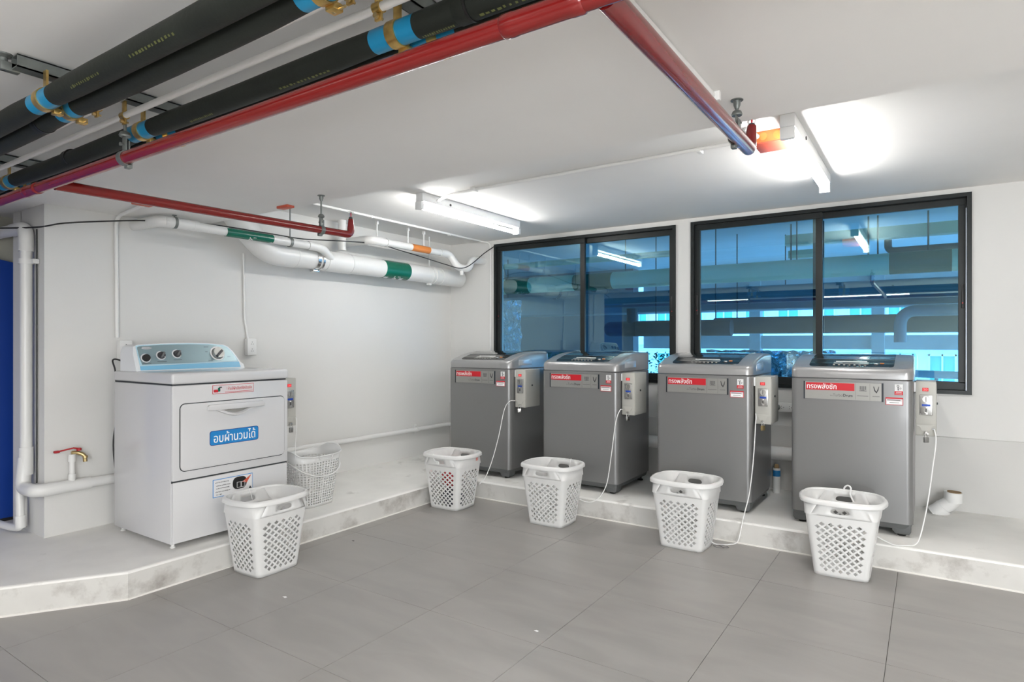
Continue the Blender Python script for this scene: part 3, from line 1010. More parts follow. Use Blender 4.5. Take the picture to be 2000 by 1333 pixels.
outlet('wall_socket', 'white double wall socket right of the dryer console', (WX + 0.036, 2.755, 1.236), PI / 2)
o = outlet('wall_socket', 'white wall socket box behind the dryer console, partly hidden', (WX + 0.036, 1.88, 1.22), PI / 2)
outlet('wall_socket', 'white socket low on the window wall between the third and fourth washers', (-0.895, WY - 0.052, 0.775), 0, True)
outlet('wall_socket', 'white socket low on the window wall between the second and third washers', (-1.86, WY - 0.052, 0.79), 0, True)
pg = thing('plug', 'grey plug behind the third coin box in the low wall socket', 'plug', (-0.955, WY - 0.062, 0.775))
obj('plug_body', MB().lathe([(0.02, 0), (0.022, -0.02), (0.016, -0.045), (0.006, -0.05)], (0, 0, 0), 'y', 16), 'galv', pg)

# pipe along the window wall behind the washers
wp = thing('drain_pipe', 'white pipe low along the window wall behind the washing machines', 'pipe')
obj('pipe_run', MB().tube([(-3.9, WY - 0.075, 0.425), (-0.45, WY - 0.075, 0.425)], 0.052, 28), 'pvc', wp)
up = thing('riser_pipe', 'upright white pipe with a blue tape band behind the third washer', 'pipe', (-0.945, WY - 0.15, PZ))
obj('pipe_run', MB().tube([(0, 0, 0), (0, 0, 0.185)], 0.026, 18), 'pvc', up)
obj('blue_tape', MB().tube([(0, 0, 0.125), (0, 0, 0.170)], 0.0268, 18), 'blue_tape', up)
obj('clay_plug', MB().lathe([(0.016, 0.185), (0.017, 0.2), (0.01, 0.215)], (0, 0, 0), 'z', 14), 'clay', up)

wq = thing('waste_pipe', 'white floor waste elbow with a brown plugged mouth by the right wall', 'pipe', (0.10, WY - 0.13, PZ))
pts = smooth_path([(-0.075, -0.02, 0.0), (-0.02, -0.02, 0.045), (0.03, -0.02, 0.085), (0.035, -0.02, 0.15)], 0.03, 6)
obj('elbow', MB().tube(pts, 0.046, 24), 'pvc', wq)
obj('pipe_socket', MB().tube([(0.034, -0.02, 0.085), (0.036, -0.02, 0.150)], 0.051, 24), 'pvc', wq)
obj('pipe_socket', MB().tube([(-0.06, -0.02, 0.0), (-0.015, -0.02, 0.045)], 0.052, 24), 'pvc', wq)
obj('clay_plug', MB().lathe([(0.044, 0.142), (0.044, 0.1525)], (0.036, -0.02, 0), 'z', 22), 'clay', wq)

# black cable slung along the left wall
cpt = [(-4.6, 1.2, 1.925), (-4.30, 1.43, 1.935), (-4.12, 1.52, 1.955), (-4.08, 1.75, 2.00), (-4.04, 1.95, 2.03), (-4.00, 2.30, 2.06),
       (-3.97, 2.70, 2.06), (-3.95, 2.98, 2.055), (-3.95, 3.12, 2.065), (-3.94, 3.45, 2.095), (-3.95, 3.80, 2.12), (-3.95, 4.05, 2.10), (-3.94, 4.30, 2.075),
       (-3.86, 4.60, 2.02), (-3.80, 4.74, 1.995), (-3.755, 4.84, 2.03), (-3.70, 5.0, 2.16), (-3.645, 5.10, 2.24)]
tag(obj('cable', MB().tube(spline(cpt), 0.0045, 8), 'rubber'), 'black cable looping over the wall pipes to the window corner', 'cable')


# ------------------------------------------------------------------ washing machines
WW, WD = 0.650, 0.640


def ring_layer(bm, W, D, r, inset, zf, ys):
    """outline points of a rounded rectangle, as left/right pairs at stations of depth"""
    L, R = [], []
    for y in ys:
        yy = inset + (y / D) * (D - 2 * inset)
        d = min(y, D - y)
        hw = W / 2 - inset
        if d < r:
            hw -= r - math.sqrt(max(0, r * r - (r - d) ** 2))
        L.append(bm.verts.new((-hw, yy, zf(yy))))
        R.append(bm.verts.new((hw, yy, zf(yy))))
    return L + R[::-1], L, R


def stations(D, r, n=14):
    a = [r * (1 - math.cos(PI / 2 * k / 5)) for k in range(6)]
    b = [r + (D - 2 * r) * k / n for k in range(1, n)]
    c = [D - x for x in a[::-1]]
    return a + b + c


def shell(W, D, r, layers, cap_bottom=True, n=14):
    """layers: list of (inset, z or f(y))"""
    mb = MB()
    ys = stations(D, r, n)
    rings = []
    for inset, zf in layers:
        f = zf if callable(zf) else (lambda y, z=zf: z)
        rings.append(ring_layer(mb.bm, W, D, r, inset, f, ys))
    for a, b in zip(rings[:-1], rings[1:]):
        m = len(a[0])
        for i in range(m):
            mb.bm.faces.new([a[0][i], a[0][(i + 1) % m], b[0][(i + 1) % m], b[0][i]])
    _, L, R = rings[-1]
    for i in range(len(L) - 1):
        mb.bm.faces.new([L[i], L[i + 1], R[i + 1], R[i]])
    if cap_bottom:
        _, L, R = rings[0]
        for i in range(len(L) - 1):
            mb.bm.faces.new([L[i], R[i], R[i + 1], L[i + 1]])
    return mb


def topz(y):
    pts = [(0, 0.972), (0.04, 0.980), (0.10, 0.999), (0.18, 1.020), (0.28, 1.038), (0.38, 1.048), (0.50, 1.050), (0.60, 1.047), (0.64, 1.040)]
    for (a, za), (b, zb) in zip(pts[:-1], pts[1:]):
        if y <= b:
            t = (y - a) / (b - a)
            t = t * t * (3 - 2 * t) * 0.5 + t * 0.5
            return za + (zb - za) * t
    return pts[-1][1]


def on_top(stat, off):
    """strip lying on the curved top: stat list of (y, xl, xr)"""
    mb = MB()
    lo, hi = [], []
    for y, a, b in stat:
        z = topz(y) + off
        lo.append((mb.bm.verts.new((a, y, z - 0.004)), mb.bm.verts.new((b, y, z - 0.004))))
        hi.append((mb.bm.verts.new((a, y, z)), mb.bm.verts.new((b, y, z))))
    for i in range(len(stat) - 1):
        mb.bm.faces.new([hi[i][0], hi[i][1], hi[i + 1][1], hi[i + 1][0]])
        mb.bm.faces.new([lo[i][0], hi[i][0], hi[i + 1][0], lo[i + 1][0]])
        mb.bm.faces.new([lo[i][1], lo[i + 1][1], hi[i + 1][1], hi[i][1]])
    mb.bm.faces.new([lo[0][0], lo[0][1], hi[0][1], hi[0][0]])
    mb.bm.faces.new([lo[-1][0], hi[-1][0], hi[-1][1], lo[-1][1]])
    return mb


def make_washer():
    t = thing('washing_machine', '', 'washing machine', (0, 0, PZ), 0, 'coin washers under the windows')
    obj('body', shell(WW, WD, 0.035, [(0.0, 0.075), (0.0, 0.903), (0.004, 0.907)]), 'washer', t)
    obj('base', shell(WW - 0.010, WD - 0.01, 0.035, [(0.03, 0.036), (0.010, 0.045), (0.0, 0.076)]), 'washer_base', t)
    for sx in (-1, 1):
        for y in (0.05, WD - 0.06):
            f = MB().lathe([(0.022, 0), (0.024, 0.008), (0.012, 0.012), (0.012, 0.04)], (sx * (WW / 2 - 0.06), y, 0), 'z', 16)
            obj('foot', f, 'rubber', t)
        pts = [(sx * (WW / 2 - 0.012), 0.074), (sx * (WW / 2 - 0.012), 0.030), (sx * (WW / 2 - 0.022), 0.014), (sx * (WW / 2 - 0.09), 0.014), (sx * (WW / 2 - 0.105), 0.036), (sx * (WW / 2 - 0.105), 0.074)]
        obj('base_corner', MB().prism(pts, 0.010, 0.10, 'y', 0.004), 'washer_base', t)
    cov = shell(WW + 0.004, WD + 0.004, 0.045,
                [(0.004, 0.909), (0.0, 0.913), (0.0, lambda y: topz(y) - 0.022), (0.003, lambda y: topz(y) - 0.011),
                 (0.010, lambda y: topz(y) - 0.003), (0.020, topz)], n=20)
    obj('top_cover', cov, 'washer_top', t)
    # dark control panel with rounded front corners, then the glass lid
    a = 0.228
    ps = [(0.040, -a + 0.035, a - 0.035), (0.043, -a + 0.022, a - 0.022), (0.050, -a + 0.009, a - 0.009), (0.060, -a + 0.002, a - 0.002)]
    ps += [(0.070 + 0.012 * k, -a, a) for k in range(10)]
    obj('control_panel', on_top(ps, 0.0022), 'lidpanel', t)
    ls = [(0.183 + k * 0.0225, -a + 0.000, a - 0.0) for k in range(18)]
    ld = obj('lid', on_top(ls, 0.0035), 'lid', t)
    obj('lid_edge', on_top([(0.180, -a, a), (0.186, -a, a)], 0.0045), 'darkbar', ld)
    cp = [c for c in t.children if c.name.startswith('control_panel')][0]
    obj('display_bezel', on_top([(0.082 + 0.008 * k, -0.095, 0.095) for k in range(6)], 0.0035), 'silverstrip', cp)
    obj('display', on_top([(0.094, -0.045, 0.045), (0.106, -0.045, 0.045)], 0.0042), 'black', cp)
    obj('light_bar', on_top([(0.128, -0.085, 0.085), (0.136, -0.085, 0.085)], 0.0042), 'print_white', cp)
    for k in range(7):
        x = -0.09 + 0.028 * k
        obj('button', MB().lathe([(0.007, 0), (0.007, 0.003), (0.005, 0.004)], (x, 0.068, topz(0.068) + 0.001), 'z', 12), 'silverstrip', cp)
    obj('button', MB().lathe([(0.012, 0), (0.012, 0.004), (0.009, 0.005)], (0.135, 0.090, topz(0.09) + 0.001), 'z', 16), 'lightstrip', cp)
    obj('power_button', MB().lathe([(0.012, 0), (0.012, 0.004), (0.009, 0.005)], (0.165, 0.105, topz(0.105) + 0.001), 'z', 16), 'orange', cp)
    # shallow emboss low on the front
    pts = [(0.15 * math.cos(math.radians(k * 10)), 0.20 + 0.085 * math.sin(math.radians(k * 10)) ** 0.7) for k in range(19)]
    pts += [(-0.15, 0.185), (0.15, 0.185)]
    obj('embossed_panel', MB().prism(pts, -0.0007, 0.001, 'y'), 'washer', t)
    # side recess handle; pale colour stands in for the window reflected there
    hd = MB()
    hd.box(WW / 2 + 0.0005, WW / 2 + 0.003, 0.13, 0.34, 0.935, 0.985, 0.001)
    obj('side_handle', hd, 'lightstrip', t)
    # label strip
    y = -0.0035
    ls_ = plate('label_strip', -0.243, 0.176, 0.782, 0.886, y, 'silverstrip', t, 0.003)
    plate('label_end', -0.251, -0.243, 0.779, 0.889, y - 0.001, 'darkbar', ls_, 0.004)
    plate('label_end', 0.168, 0.178, 0.779, 0.889, y - 0.001, 'darkbar', ls_, 0.004)
    plate('red_field', -0.238, 0.028, 0.837, 0.882, y - 0.0012, 'labelred', ls_)
    put_text('ทรงพลังซัก', 0.163, 0.034, -0.150, y - 0.0020, 0.861, 'print_white', ls_, heavy=0.0009)
    put_text('the', 0.014, 0.009, -0.096, y - 0.0015, 0.806, 'print_grey', ls_)
    put_text('Turbo', 0.052, 0.017, -0.061, y - 0.0015, 0.809, 'print_grey', ls_)
    put_text('Drum', 0.050, 0.0165, -0.007, y - 0.0015, 0.809, 'print_dark', ls_, bold=0.02)
    for x in (0.034, 0.108):
        plate('divider', x, x + 0.0012, 0.785, 0.884, y - 0.0008, 'print_grey', ls_)
    sh = MB()
    for k in range(4):
        sh.box(0.056 + 0.009 * k, 0.062 + 0.009 * k, y - 0.0012, y, 0.846 - (0.008 if k in (1, 2) else 0), 0.868, 0)
    sh.box(0.054, 0.092, y - 0.0012, y, 0.838, 0.842)
    obj('emblem', sh, 'print_grey', ls_, smooth=False)
    sh = MB()
    sh.prism([(0.126, 0.868), (0.130, 0.868), (0.136, 0.846), (0.143, 0.838), (0.152, 0.846), (0.156, 0.868), (0.1535, 0.868), (0.149, 0.848), (0.143, 0.828), (0.131, 0.842)], y - 0.0012, y, 'y')
    obj('emblem', sh, 'print_dark', ls_, smooth=False)
    for (x0, x1) in ((0.042, 0.100), (0.122, 0.158)):
        for k in range(int((x1 - x0) / 0.006)):
            pass
        plate('caption_line', x0, x1, 0.808, 0.811, y - 0.0012, 'print_grey', ls_)
    # stickers
    s1 = plate('key_sticker', 0.234, 0.274, 0.824, 0.886, -0.0018, 'paper', t)
    plate('red_field', 0.233, 0.275, 0.824, 0.846, -0.0028, 'labelred', s1)
    plate('caption_line', 0.240, 0.268, 0.838, 0.8405, -0.0036, 'paper', s1)
    plate('caption_line', 0.238, 0.270, 0.829, 0.8315, -0.0036, 'paper', s1)
    k_ = MB()
    arc_band(k_, (0.250, 0, 0.875), 0.004, 0.0065, -0.0028, -0.0018, axis='y', n=14)
    k_.box(0.2485, 0.2525, -0.0028, -0.0018, 0.850, 0.870)
    k_.box(0.2525, 0.256, -0.0028, -0.0018, 0.852, 0.855)
    arc_band(k_, (0.262, 0, 0.862), 0.003, 0.0048, -0.0028, -0.0018, axis='y', n=12)
    obj('emblem', k_, 'print_dark', s1, smooth=False)
    s2 = plate('barcode_sticker', 0.188, 0.276, 0.764, 0.808, -0.0018, 'labelred', t)
    plate('white_field', 0.191, 0.273, 0.767, 0.800, -0.0024, 'paper_pink', s2)
    plate('white_field', 0.195, 0.269, 0.770, 0.786, -0.0030, 'print_white', s2)
    put_text('0-00700-00161', 0.045, 0.005, 0.232, -0.0034, 0.778, 'print_grey', s2) if False else plate('caption_line', 0.208, 0.256, 0.777, 0.780, -0.0036, 'print_grey', s2)
    plate('caption_line', 0.196, 0.262, 0.791, 0.795, -0.0030, 'print_grey', s2)
    return t


WL = ['silver top-loading washing machine at the left end of the row of four',
      'silver top-loading washing machine second from the left in the row of four',
      'silver top-loading washing machine third from the left, its coin box with a brass padlock',
      'silver top-loading washing machine at the right end of the row, nearest the right wall']
WXC = [-3.185, -2.227, -1.285, -0.396]
WFY = [4.225, 4.225, 4.240, 4.235]
w0 = make_washer()
for i in range(4):
    o = w0 if i == 0 else copy_tree(w0)
    o.location = (WXC[i], WFY[i], PZ)
    o['label'] = WL[i]


# ------------------------------------------------------------------ coin boxes
def make_coinbox():
    t = thing('coin_box', '', 'coin box', (0, 0, 0), 0, 'coin boxes beside the machines')
    bw, bd, bh = 0.100, 0.230, 0.312
    obj('housing', MB().box(0, bw, 0, bd, 0, bh, 0.004), 'coinbox', t)
    dr = obj('side_door', MB().box(bw, bw + 0.002, 0.008, bd - 0.006, 0.012, bh - 0.016, 0.0005), 'coinbox', t)
    obj('lock', MB().lathe([(0.007, 0.002), (0.007, 0.008), (0.004, 0.009)], (bw, 0.10, 0.18), 'x', 14), 'darkmetal', dr)
    obj('mounting_bracket', MB().box(-0.0075, 0.002, 0.002, 0.012, bh - 0.062, bh - 0.006, 0.001), 'print_white', t)
    ds = plate('display', 0.033, 0.063, 0.256, 0.276, -0.002, 'led_back', t, 0.003)
    put_text('20', 0.022, 0.013, 0.048, -0.0026, 0.266, 'led', ds, bold=0.03)
    ac = obj('coin_acceptor', MB().box(0.020, 0.082, -0.006, 0.001, 0.118, 0.236, 0.003), 'steel', t)
    obj('coin_slot', MB().lathe([(0.018, -0.010), (0.019, -0.006)], (0.051, 0, 0.210), 'y', 20), 'chrome', ac)
    plate('slot_opening', 0.0495, 0.0525, 0.196, 0.224, -0.0106, 'black', ac, 0.002)
    plate('blue_label', 0.031, 0.072, 0.170, 0.182, -0.0068, 'coinblue', ac, 0.002)
    obj('return_lever', MB().box(0.045, 0.058, -0.012, -0.005, 0.157, 0.166, 0.002), 'chrome', ac)
    plate('return_slot', 0.049, 0.0535, 0.132, 0.155, -0.0072, 'black', ac, 0.002)
    obj('return_flap', MB().prism([(0.040, 0.140), (0.049, 0.130), (0.049, 0.122), (0.060, 0.122), (0.060, 0.134)], -0.011, -0.005, 'y'), 'chrome', ac)
    for (x, z) in ((0.025, 0.230), (0.077, 0.230), (0.025, 0.124), (0.077, 0.124)):
        obj('screw', MB().lathe([(0.0022, -0.0075), (0.0022, -0.0055)], (x, 0, z), 'y', 8), 'chrome', ac)
    fp = MB().prism([(0.004, 0.062), (0.098, 0.062), (0.094, 0.054), (0.078, 0.050), (0.068, 0.028), (0.030, 0.028), (0.022, 0.050), (0.006, 0.056)], -0.0035, 0.0, 'y')
    obj('coin_drawer', fp, 'coinbox', t, smooth=False)
    hs = MB().box(0.040, 0.064, -0.016, 0.0, 0.010, 0.014, 0.001)
    hs.lathe([(0.007, -0.018), (0.007, -0.003)], (0.052, 0, 0.018), 'y', 12)
    obj('hasp', hs, 'chrome', t)
    return t


def make_padlock(label, m, loc, rz, tilt=0.0):
    t = thing('padlock', label, 'padlock', loc, rz)
    t.rotation_euler = (0, 0, rz + tilt)
    obj('lock_body', MB().box(-0.014, 0.014, -0.007, 0.007, -0.052, -0.020, 0.003), m, t)
    s = MB().tube(smooth_path([(-0.009, 0, -0.022), (-0.009, 0, 0.003), (0.009, 0, 0.003), (0.009, 0, -0.022)], 0.008), 0.0025, 8)
    obj('shackle', s, 'chrome', t)
    return t


CL = ['grey metal coin box on the right side of the leftmost washing machine',
      'grey metal coin box on the right side of the second washing machine from the left',
      'grey metal coin box with a brass padlock on the third washing machine',
      'grey metal coin box on the rightmost washing machine, under the window corner',
      'grey metal coin box half hidden behind the white dryer']
cb0 = make_coinbox()
CBX = [(-2.851, 4.29), (-1.893, 4.285), (-0.952, 4.30), (-0.062, 4.30)]
for i in range(5):
    o = cb0 if i == 0 else copy_tree(cb0)
    if i < 4:
        o.location = (CBX[i][0] + (0.0 if i else 0.0), CBX[i][1], 0.731)
    else:
        o.location = (-3.46, 2.496, 0.722)
        o.rotation_euler = (0, 0, PI / 2)
    o['label'] = CL[i]
pk = [('small steel padlock under the coin box of the leftmost washer', 'chrome', 0.6),
      ('small steel padlock under the coin box of the second washer', 'chrome', 1.1),
      ('brass padlock under the coin box of the third washer', 'brass', 1.0),
      ('steel and dark padlock under the coin box of the rightmost washer', 'steel', 0.8)]
for i, (lb, m_, tl) in enumerate(pk):
    make_padlock(lb, m_, (CBX[i][0] + 0.052, CBX[i][1] - 0.016, 0.731 + 0.013), 0, tl)
make_padlock('dark laminated padlock under the coin box behind the dryer', 'steel', (-3.443, 2.545, 0.735), PI / 2, 0.2)

# ------------------------------------------------------------------ dryer (front faces +x)
d = thing('tumble_dryer', 'large white front-loading clothes dryer with blue-grey console', 'dryer', (-3.405, 1.755, PZ), PI / 2)
DW, DD = 0.728, 0.655
obj('cabinet', MB().box(0, DW, 0.002, DD, 0.028, 0.893, 0.006), 'dryer', d)
obj('toe_panel', MB().box(0.004, DW - 0.004, -0.012, 0.01, 0.032, 0.365, 0.006), 'dryer', d)
obj('panel_gap', MB().box(0.002, DW - 0.002, -0.004, 0.01, 0.362, 0.3745), 'dryer_gap', d)
fr = MB().box(0, DW, -0.014, 0.01, 0.372, 0.893, 0.008)
obj('front_panel', fr, 'dryer', d)
obj('lid_gap', MB().box(0.006, DW - 0.006, 0.0, DD - 0.01, 0.890, 0.903), 'dryer_gap', d)
obj('worktop', MB().box(-0.003, DW + 0.003, -0.018, DD, 0.900, 0.960, 0.014, 3), 'dryer', d)
for (x, y) in ((0.03, 0.04), (DW - 0.03, 0.04), (0.03, DD - 0.05), (DW - 0.03, DD - 0.05)):
    obj('foot', MB().lathe([(0.014, 0), (0.016, 0.006), (0.010, 0.01), (0.010, 0.032)], (x, y, 0), 'z', 12), 'pvc', d)
plate('door_gap', 0.038, 0.702, 0.418, 0.794, -0.0148, 'dryer_gap', d, 0.002, 0.030)


def rrect(x0, x1, z0, z1, r, n=6):
    pts = []
    for (cx, cz, a0) in ((x1 - r, z1 - r, 0), (x0 + r, z1 - r, 90), (x0 + r, z0 + r, 180), (x1 - r, z0 + r, 270)):
        for k in range(n + 1):
            a = math.radians(a0 + k * 90 / n)
            pts.append((cx + r * math.cos(a), cz + r * math.sin(a)))
    return pts


door = obj('door', MB().prism(rrect(0.0425, 0.6975, 0.4225, 0.7895, 0.026), -0.022, -0.013, 'y', 0.003), 'dryer', d)
# handle: flat bar over a scooped bowl with a recess between them
N = 20
bel = [(0.198 + 0.340 * k / N, 0.752 - 0.052 * math.sin(PI * k / N) ** 1.5) for k in range(N + 1)]
inn = [(0.262 + 0.212 * k / N, 0.744 - 0.030 * math.sin(PI * k / N) ** 1.2) for k in range(N + 1)]
bw = MB()
L0 = [bw.bm.verts.new((x, -0.0215, z)) for x, z in bel]
L1 = [bw.bm.verts.new((x, -0.024 - 0.014 * math.sin(PI * k / N), z + 0.003)) for k, (x, z) in enumerate(bel)]
L2 = [bw.bm.verts.new((x, -0.026 - 0.016 * math.sin(PI * k / N), z)) for k, (x, z) in enumerate(inn)]
L3 = [bw.bm.verts.new((x, -0.0225, z + 0.006)) for x, z in inn]
for a_, b_ in ((L0, L1), (L1, L2), (L2, L3)):
    for k in range(N):
        bw.bm.faces.new([a_[k], a_[k + 1], b_[k + 1], b_[k]])
hd_ = obj('door_handle', bw, 'dryer', door)
obj('handle_bar', MB().prism([(0.190, 0.768), (0.190, 0.744), (0.262, 0.741), (0.474, 0.741), (0.546, 0.744), (0.546, 0.768), (0.538, 0.774), (0.198, 0.774)], -0.041, -0.0215, 'y', 0.004), 'dryer', hd_)
obj('grip_recess', MB().prism([(x, z + 0.002) for x, z in inn] + [(0.474, 0.746), (0.262, 0.746)], -0.0232, -0.0215, 'y'), 'silverstrip', hd_, smooth=False)  # grey plate painting the shade inside the recess
# blue label
bl = plate('blue_label', 0.205, 0.512, 0.540, 0.624, -0.0235, 'blue_edge', d, 0.0015, 0.014)
plate('blue_field', 0.2085, 0.5085, 0.5435, 0.6205, -0.0242, 'blue_label', bl, 0.001, 0.012)
put_text('อบผ้านวมได้', 0.262, 0.060, 0.3585, -0.0250, 0.585, 'print_white', bl, heavy=0.0014)
# red sticker
rs = plate('warning_sticker', 0.226, 0.486, 0.833, 0.884, -0.0155, 'labelred', d, 0.0015)
plate('white_field', 0.2285, 0.4835, 0.8355, 0.8815, -0.0162, 'paper_pink', rs, 0.001)
put_text('! ห้ามใส่ผ้าเปียกที่ซักด้วยมือ', 0.160, 0.020, 0.392, -0.0168, 0.862, 'labelred', rs, bold=0.012)
plate('caption_line', 0.300, 0.478, 0.8395, 0.842, -0.0168, 'labelred', rs, 0.0008)
plate('printed_picture', 0.232, 0.262, 0.842, 0.858, -0.0169, 'labelred', rs, 0.0008, 0.006)
plate('printed_picture', 0.258, 0.272, 0.846, 0.868, -0.0170, 'green', rs, 0.0008, 0.004)
plate('printed_picture', 0.264, 0.282, 0.866, 0.873, -0.0171, 'print_dark', rs, 0.0008, 0.002)
# instruction sticker on the toe panel
it = plate('instruction_sticker', 0.229, 0.480, 0.238, 0.341, -0.0135, 'blue_label', d, 0.0015)
plate('white_field', 0.2325, 0.4765, 0.2415, 0.3375, -0.0142, 'paper', it, 0.001)
for k, (zz, xa, xb) in enumerate(((0.322, 0.243, 0.325), (0.303, 0.248, 0.338), (0.287, 0.248, 0.330), (0.268, 0.243, 0.335), (0.252, 0.250, 0.285))):
    bm_ = marks_bm(int((xb - xa) / 0.006), xb - xa, 0.007, 40 + k)
    for v_ in bm_.verts:
        v_.co += Vector(((xa + xb) / 2, -0.0150, zz))
    obj('text_line', bm_, 'print_dark', it, smooth=False, recalc=False)
ph = plate('printed_picture', 0.350, 0.440, 0.262, 0.334, -0.0150, 'black', it, 0.001, 0.030)
obj('picture_detail', MB().prism([(0.410, 0.300), (0.470, 0.335), (0.440, 0.290)], -0.0158, -0.0150, 'y'), 'redbox', it, smooth=False)
fb = MB()
for (a, b) in ((0.376, 0.402), (0.404, 0.428)):
    fb.box(a, b, -0.0162, -0.0156, 0.270, 0.272).box(a, b, -0.0162, -0.0156, 0.301, 0.303)
    fb.box(a, a + 0.002, -0.0162, -0.0156, 0.270, 0.303).box(b - 0.002, b, -0.0162, -0.0156, 0.270, 0.303)
obj('picture_outline', fb, 'print_white', it, smooth=False)
obj('printed_arrow', MB().prism([(0.448, 0.247), (0.476, 0.247), (0.462, 0.268)], -0.0158, -0.0150, 'y'), 'print_dark', it, smooth=False)

# console: leaning housing
CO = [(0.012, 0.960), (0.012, 1.060), (0.022, 1.104), (0.050, 1.116), (0.20, 1.124), (0.35, 1.127), (0.48, 1.124), (0.585, 1.115),
      (0.612, 1.103), (0.640, 1.072), (0.662, 1.030), (0.676, 0.998), (0.694, 0.985), (0.697, 0.960)]


def fy(z):
    return 0.405 + (z - 0.960) * 0.42


cm = MB()
f_ = [cm.bm.verts.new((x, fy(z), z)) for x, z in CO]
k_ = [cm.bm.verts.new((x, 0.60, z)) for x, z in CO]
cm.bm.faces.new(f_)
cm.bm.faces.new(k_[::-1])
for i in range(len(CO)):
    j = (i + 1) % len(CO)
    cm.bm.faces.new([f_[i], k_[i], k_[j], f_[j]])
con = obj('console', cm, 'console_white', d)


def face_poly(name, pts, off, m, parent, rest=None):
    mb_ = MB()
    a = [mb_.bm.verts.new((x, fy(z) - off, z)) for x, z in pts]
    b = [mb_.bm.verts.new((x, fy(z) - off + 0.0015, z)) for x, z in pts]
    mb_.bm.faces.new(a)
    mb_.bm.faces.new(b[::-1])
    for i in range(len(pts)):
        j = (i + 1) % len(pts)
        mb_.bm.faces.new([a[i], b[i], b[j], a[j]])
    return obj(name, mb_, m, parent, smooth=False)


face_poly('blue_stripe', [(0.036, 0.966), (0.036, 0.990), (0.665, 1.002), (0.668, 0.966)], 0.002, 'console_blue', con)
face_poly('blue_rim', [(0.036, 0.992), (0.034, 1.108), (0.05, 1.112), (0.20, 1.120), (0.35, 1.123), (0.48, 1.120), (0.578, 1.111), (0.606, 1.098), (0.634, 1.065), (0.656, 1.022), (0.662, 1.004)], 0.002, 'console_blue', con).data.materials[0] = mat('console_rim', (0.45, 0.66, 0.76), 0.35)
cf = face_poly('control_face', [(0.050, 0.998), (0.042, 1.040), (0.040, 1.100), (0.052, 1.106), (0.20, 1.115), (0.35, 1.118), (0.48, 1.115), (0.572, 1.106), (0.600, 1.092), (0.628, 1.058), (0.650, 1.016), (0.645, 1.006)], 0.004, 'console_face', con)


def disc_bm(r, t, x, z, off, n=24, h0=0.0):
    """disc lying on the leaning face"""
    mb_ = MB()
    nrm = Vector((0, -1, 0.42)).normalized()
    ux = Vector((1, 0, 0))
    uz = nrm.cross(ux).normalized() * -1
    c0 = Vector((x, fy(z) - off, z))
    a = [mb_.bm.verts.new(c0 + ux * r * math.cos(2 * PI * k / n) + uz * r * math.sin(2 * PI * k / n)) for k in range(n)]
    b = [mb_.bm.verts.new(c0 + nrm * t + ux * r * 0.93 * math.cos(2 * PI * k / n) + uz * r * 0.93 * math.sin(2 * PI * k / n)) for k in range(n)]
    mb_.bm.faces.new(a[::-1])
    mb_.bm.faces.new(b)
    for k in range(n):
        mb_.bm.faces.new([a[k], a[(k + 1) % n], b[(k + 1) % n], b[k]])
    return mb_


def pointer(x, z, ln, wd, off, t, ang):
    mb_ = MB()
    nrm = Vector((0, -1, 0.42)).normalized()
    ux = Vector((1, 0, 0))
    uz = ux.cross(nrm).normalized()
    if uz.z < 0:
        uz = -uz
    c0 = Vector((x, fy(z) - off, z))
    dx = ux * math.cos(ang) + uz * math.sin(ang)
    dy = ux * -math.sin(ang) + uz * math.cos(ang)
    vs = []
    for h, s in ((0, 1), (t, 0.8)):
        for (p, q) in ((-1, -1), (1, -1), (1, 1), (-1, 1)):
            vs.append(mb_.bm.verts.new(c0 + dx * p * ln * s + dy * q * wd * s + nrm * h))
    for f in ((0, 1, 2, 3), (4, 5, 6, 7), (0, 1, 5, 4), (1, 2, 6, 5), (2, 3, 7, 6), (3, 0, 4, 7)):
        mb_.bm.faces.new([vs[i] for i in f])
    return mb_


obj('dial_ring', disc_bm(0.049, 0.003, 0.526, 1.058, 0.0045), 'print_white', cf)
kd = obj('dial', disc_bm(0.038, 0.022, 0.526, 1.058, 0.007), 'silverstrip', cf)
obj('dial_shadow_ring', disc_bm(0.0405, 0.002, 0.526, 1.058, 0.0075), 'black', cf)
obj('dial_grip', pointer(0.526, 1.058, 0.034, 0.008, 0.028, 0.012, math.radians(42)), 'print_dark', cf)
for (x, z, m_, grip) in ((0.076, 1.036, 'black', False), (0.166, 1.050, 'print_dark', True), (0.262, 1.058, 'print_dark', True)):
    obj('knob_ring', disc_bm(0.029, 0.003, x, z, 0.0045), 'console_white', cf)
    obj('knob', disc_bm(0.0225, 0.014, x, z, 0.007), m_, cf)
    if grip:
        obj('knob_grip', pointer(x + 0.004, z + 0.004, 0.022, 0.006, 0.020, 0.012, math.radians(55)), 'print_grey', cf)
        face_poly('highlight_cap', [(x + 0.008, z - 0.017), (x + 0.018, z - 0.008), (x + 0.012, z - 0.004)], 0.0225, 'chrome', cf)
face_poly('badge', [(0.064 + 0.028 + 0.03 * math.cos(a * PI / 8), 1.095 + 0.008 * math.sin(a * PI / 8)) for a in range(16)], 0.0055, 'lightstrip', cf)
for (x, z, wd) in ((0.076, 1.003 + 0.003, 0.05), (0.166, 1.014, 0.055), (0.262, 1.022, 0.050), (0.47, 1.012, 0.03), (0.46, 1.10, 0.03), (0.600, 1.035, 0.02), (0.455, 1.07, 0.015)):
    face_poly('caption_line', [(x - wd / 2, z - 0.0012), (x + wd / 2, z - 0.0012), (x + wd / 2, z + 0.0012), (x - wd / 2, z + 0.0012)], 0.0050, 'print_dark', cf)
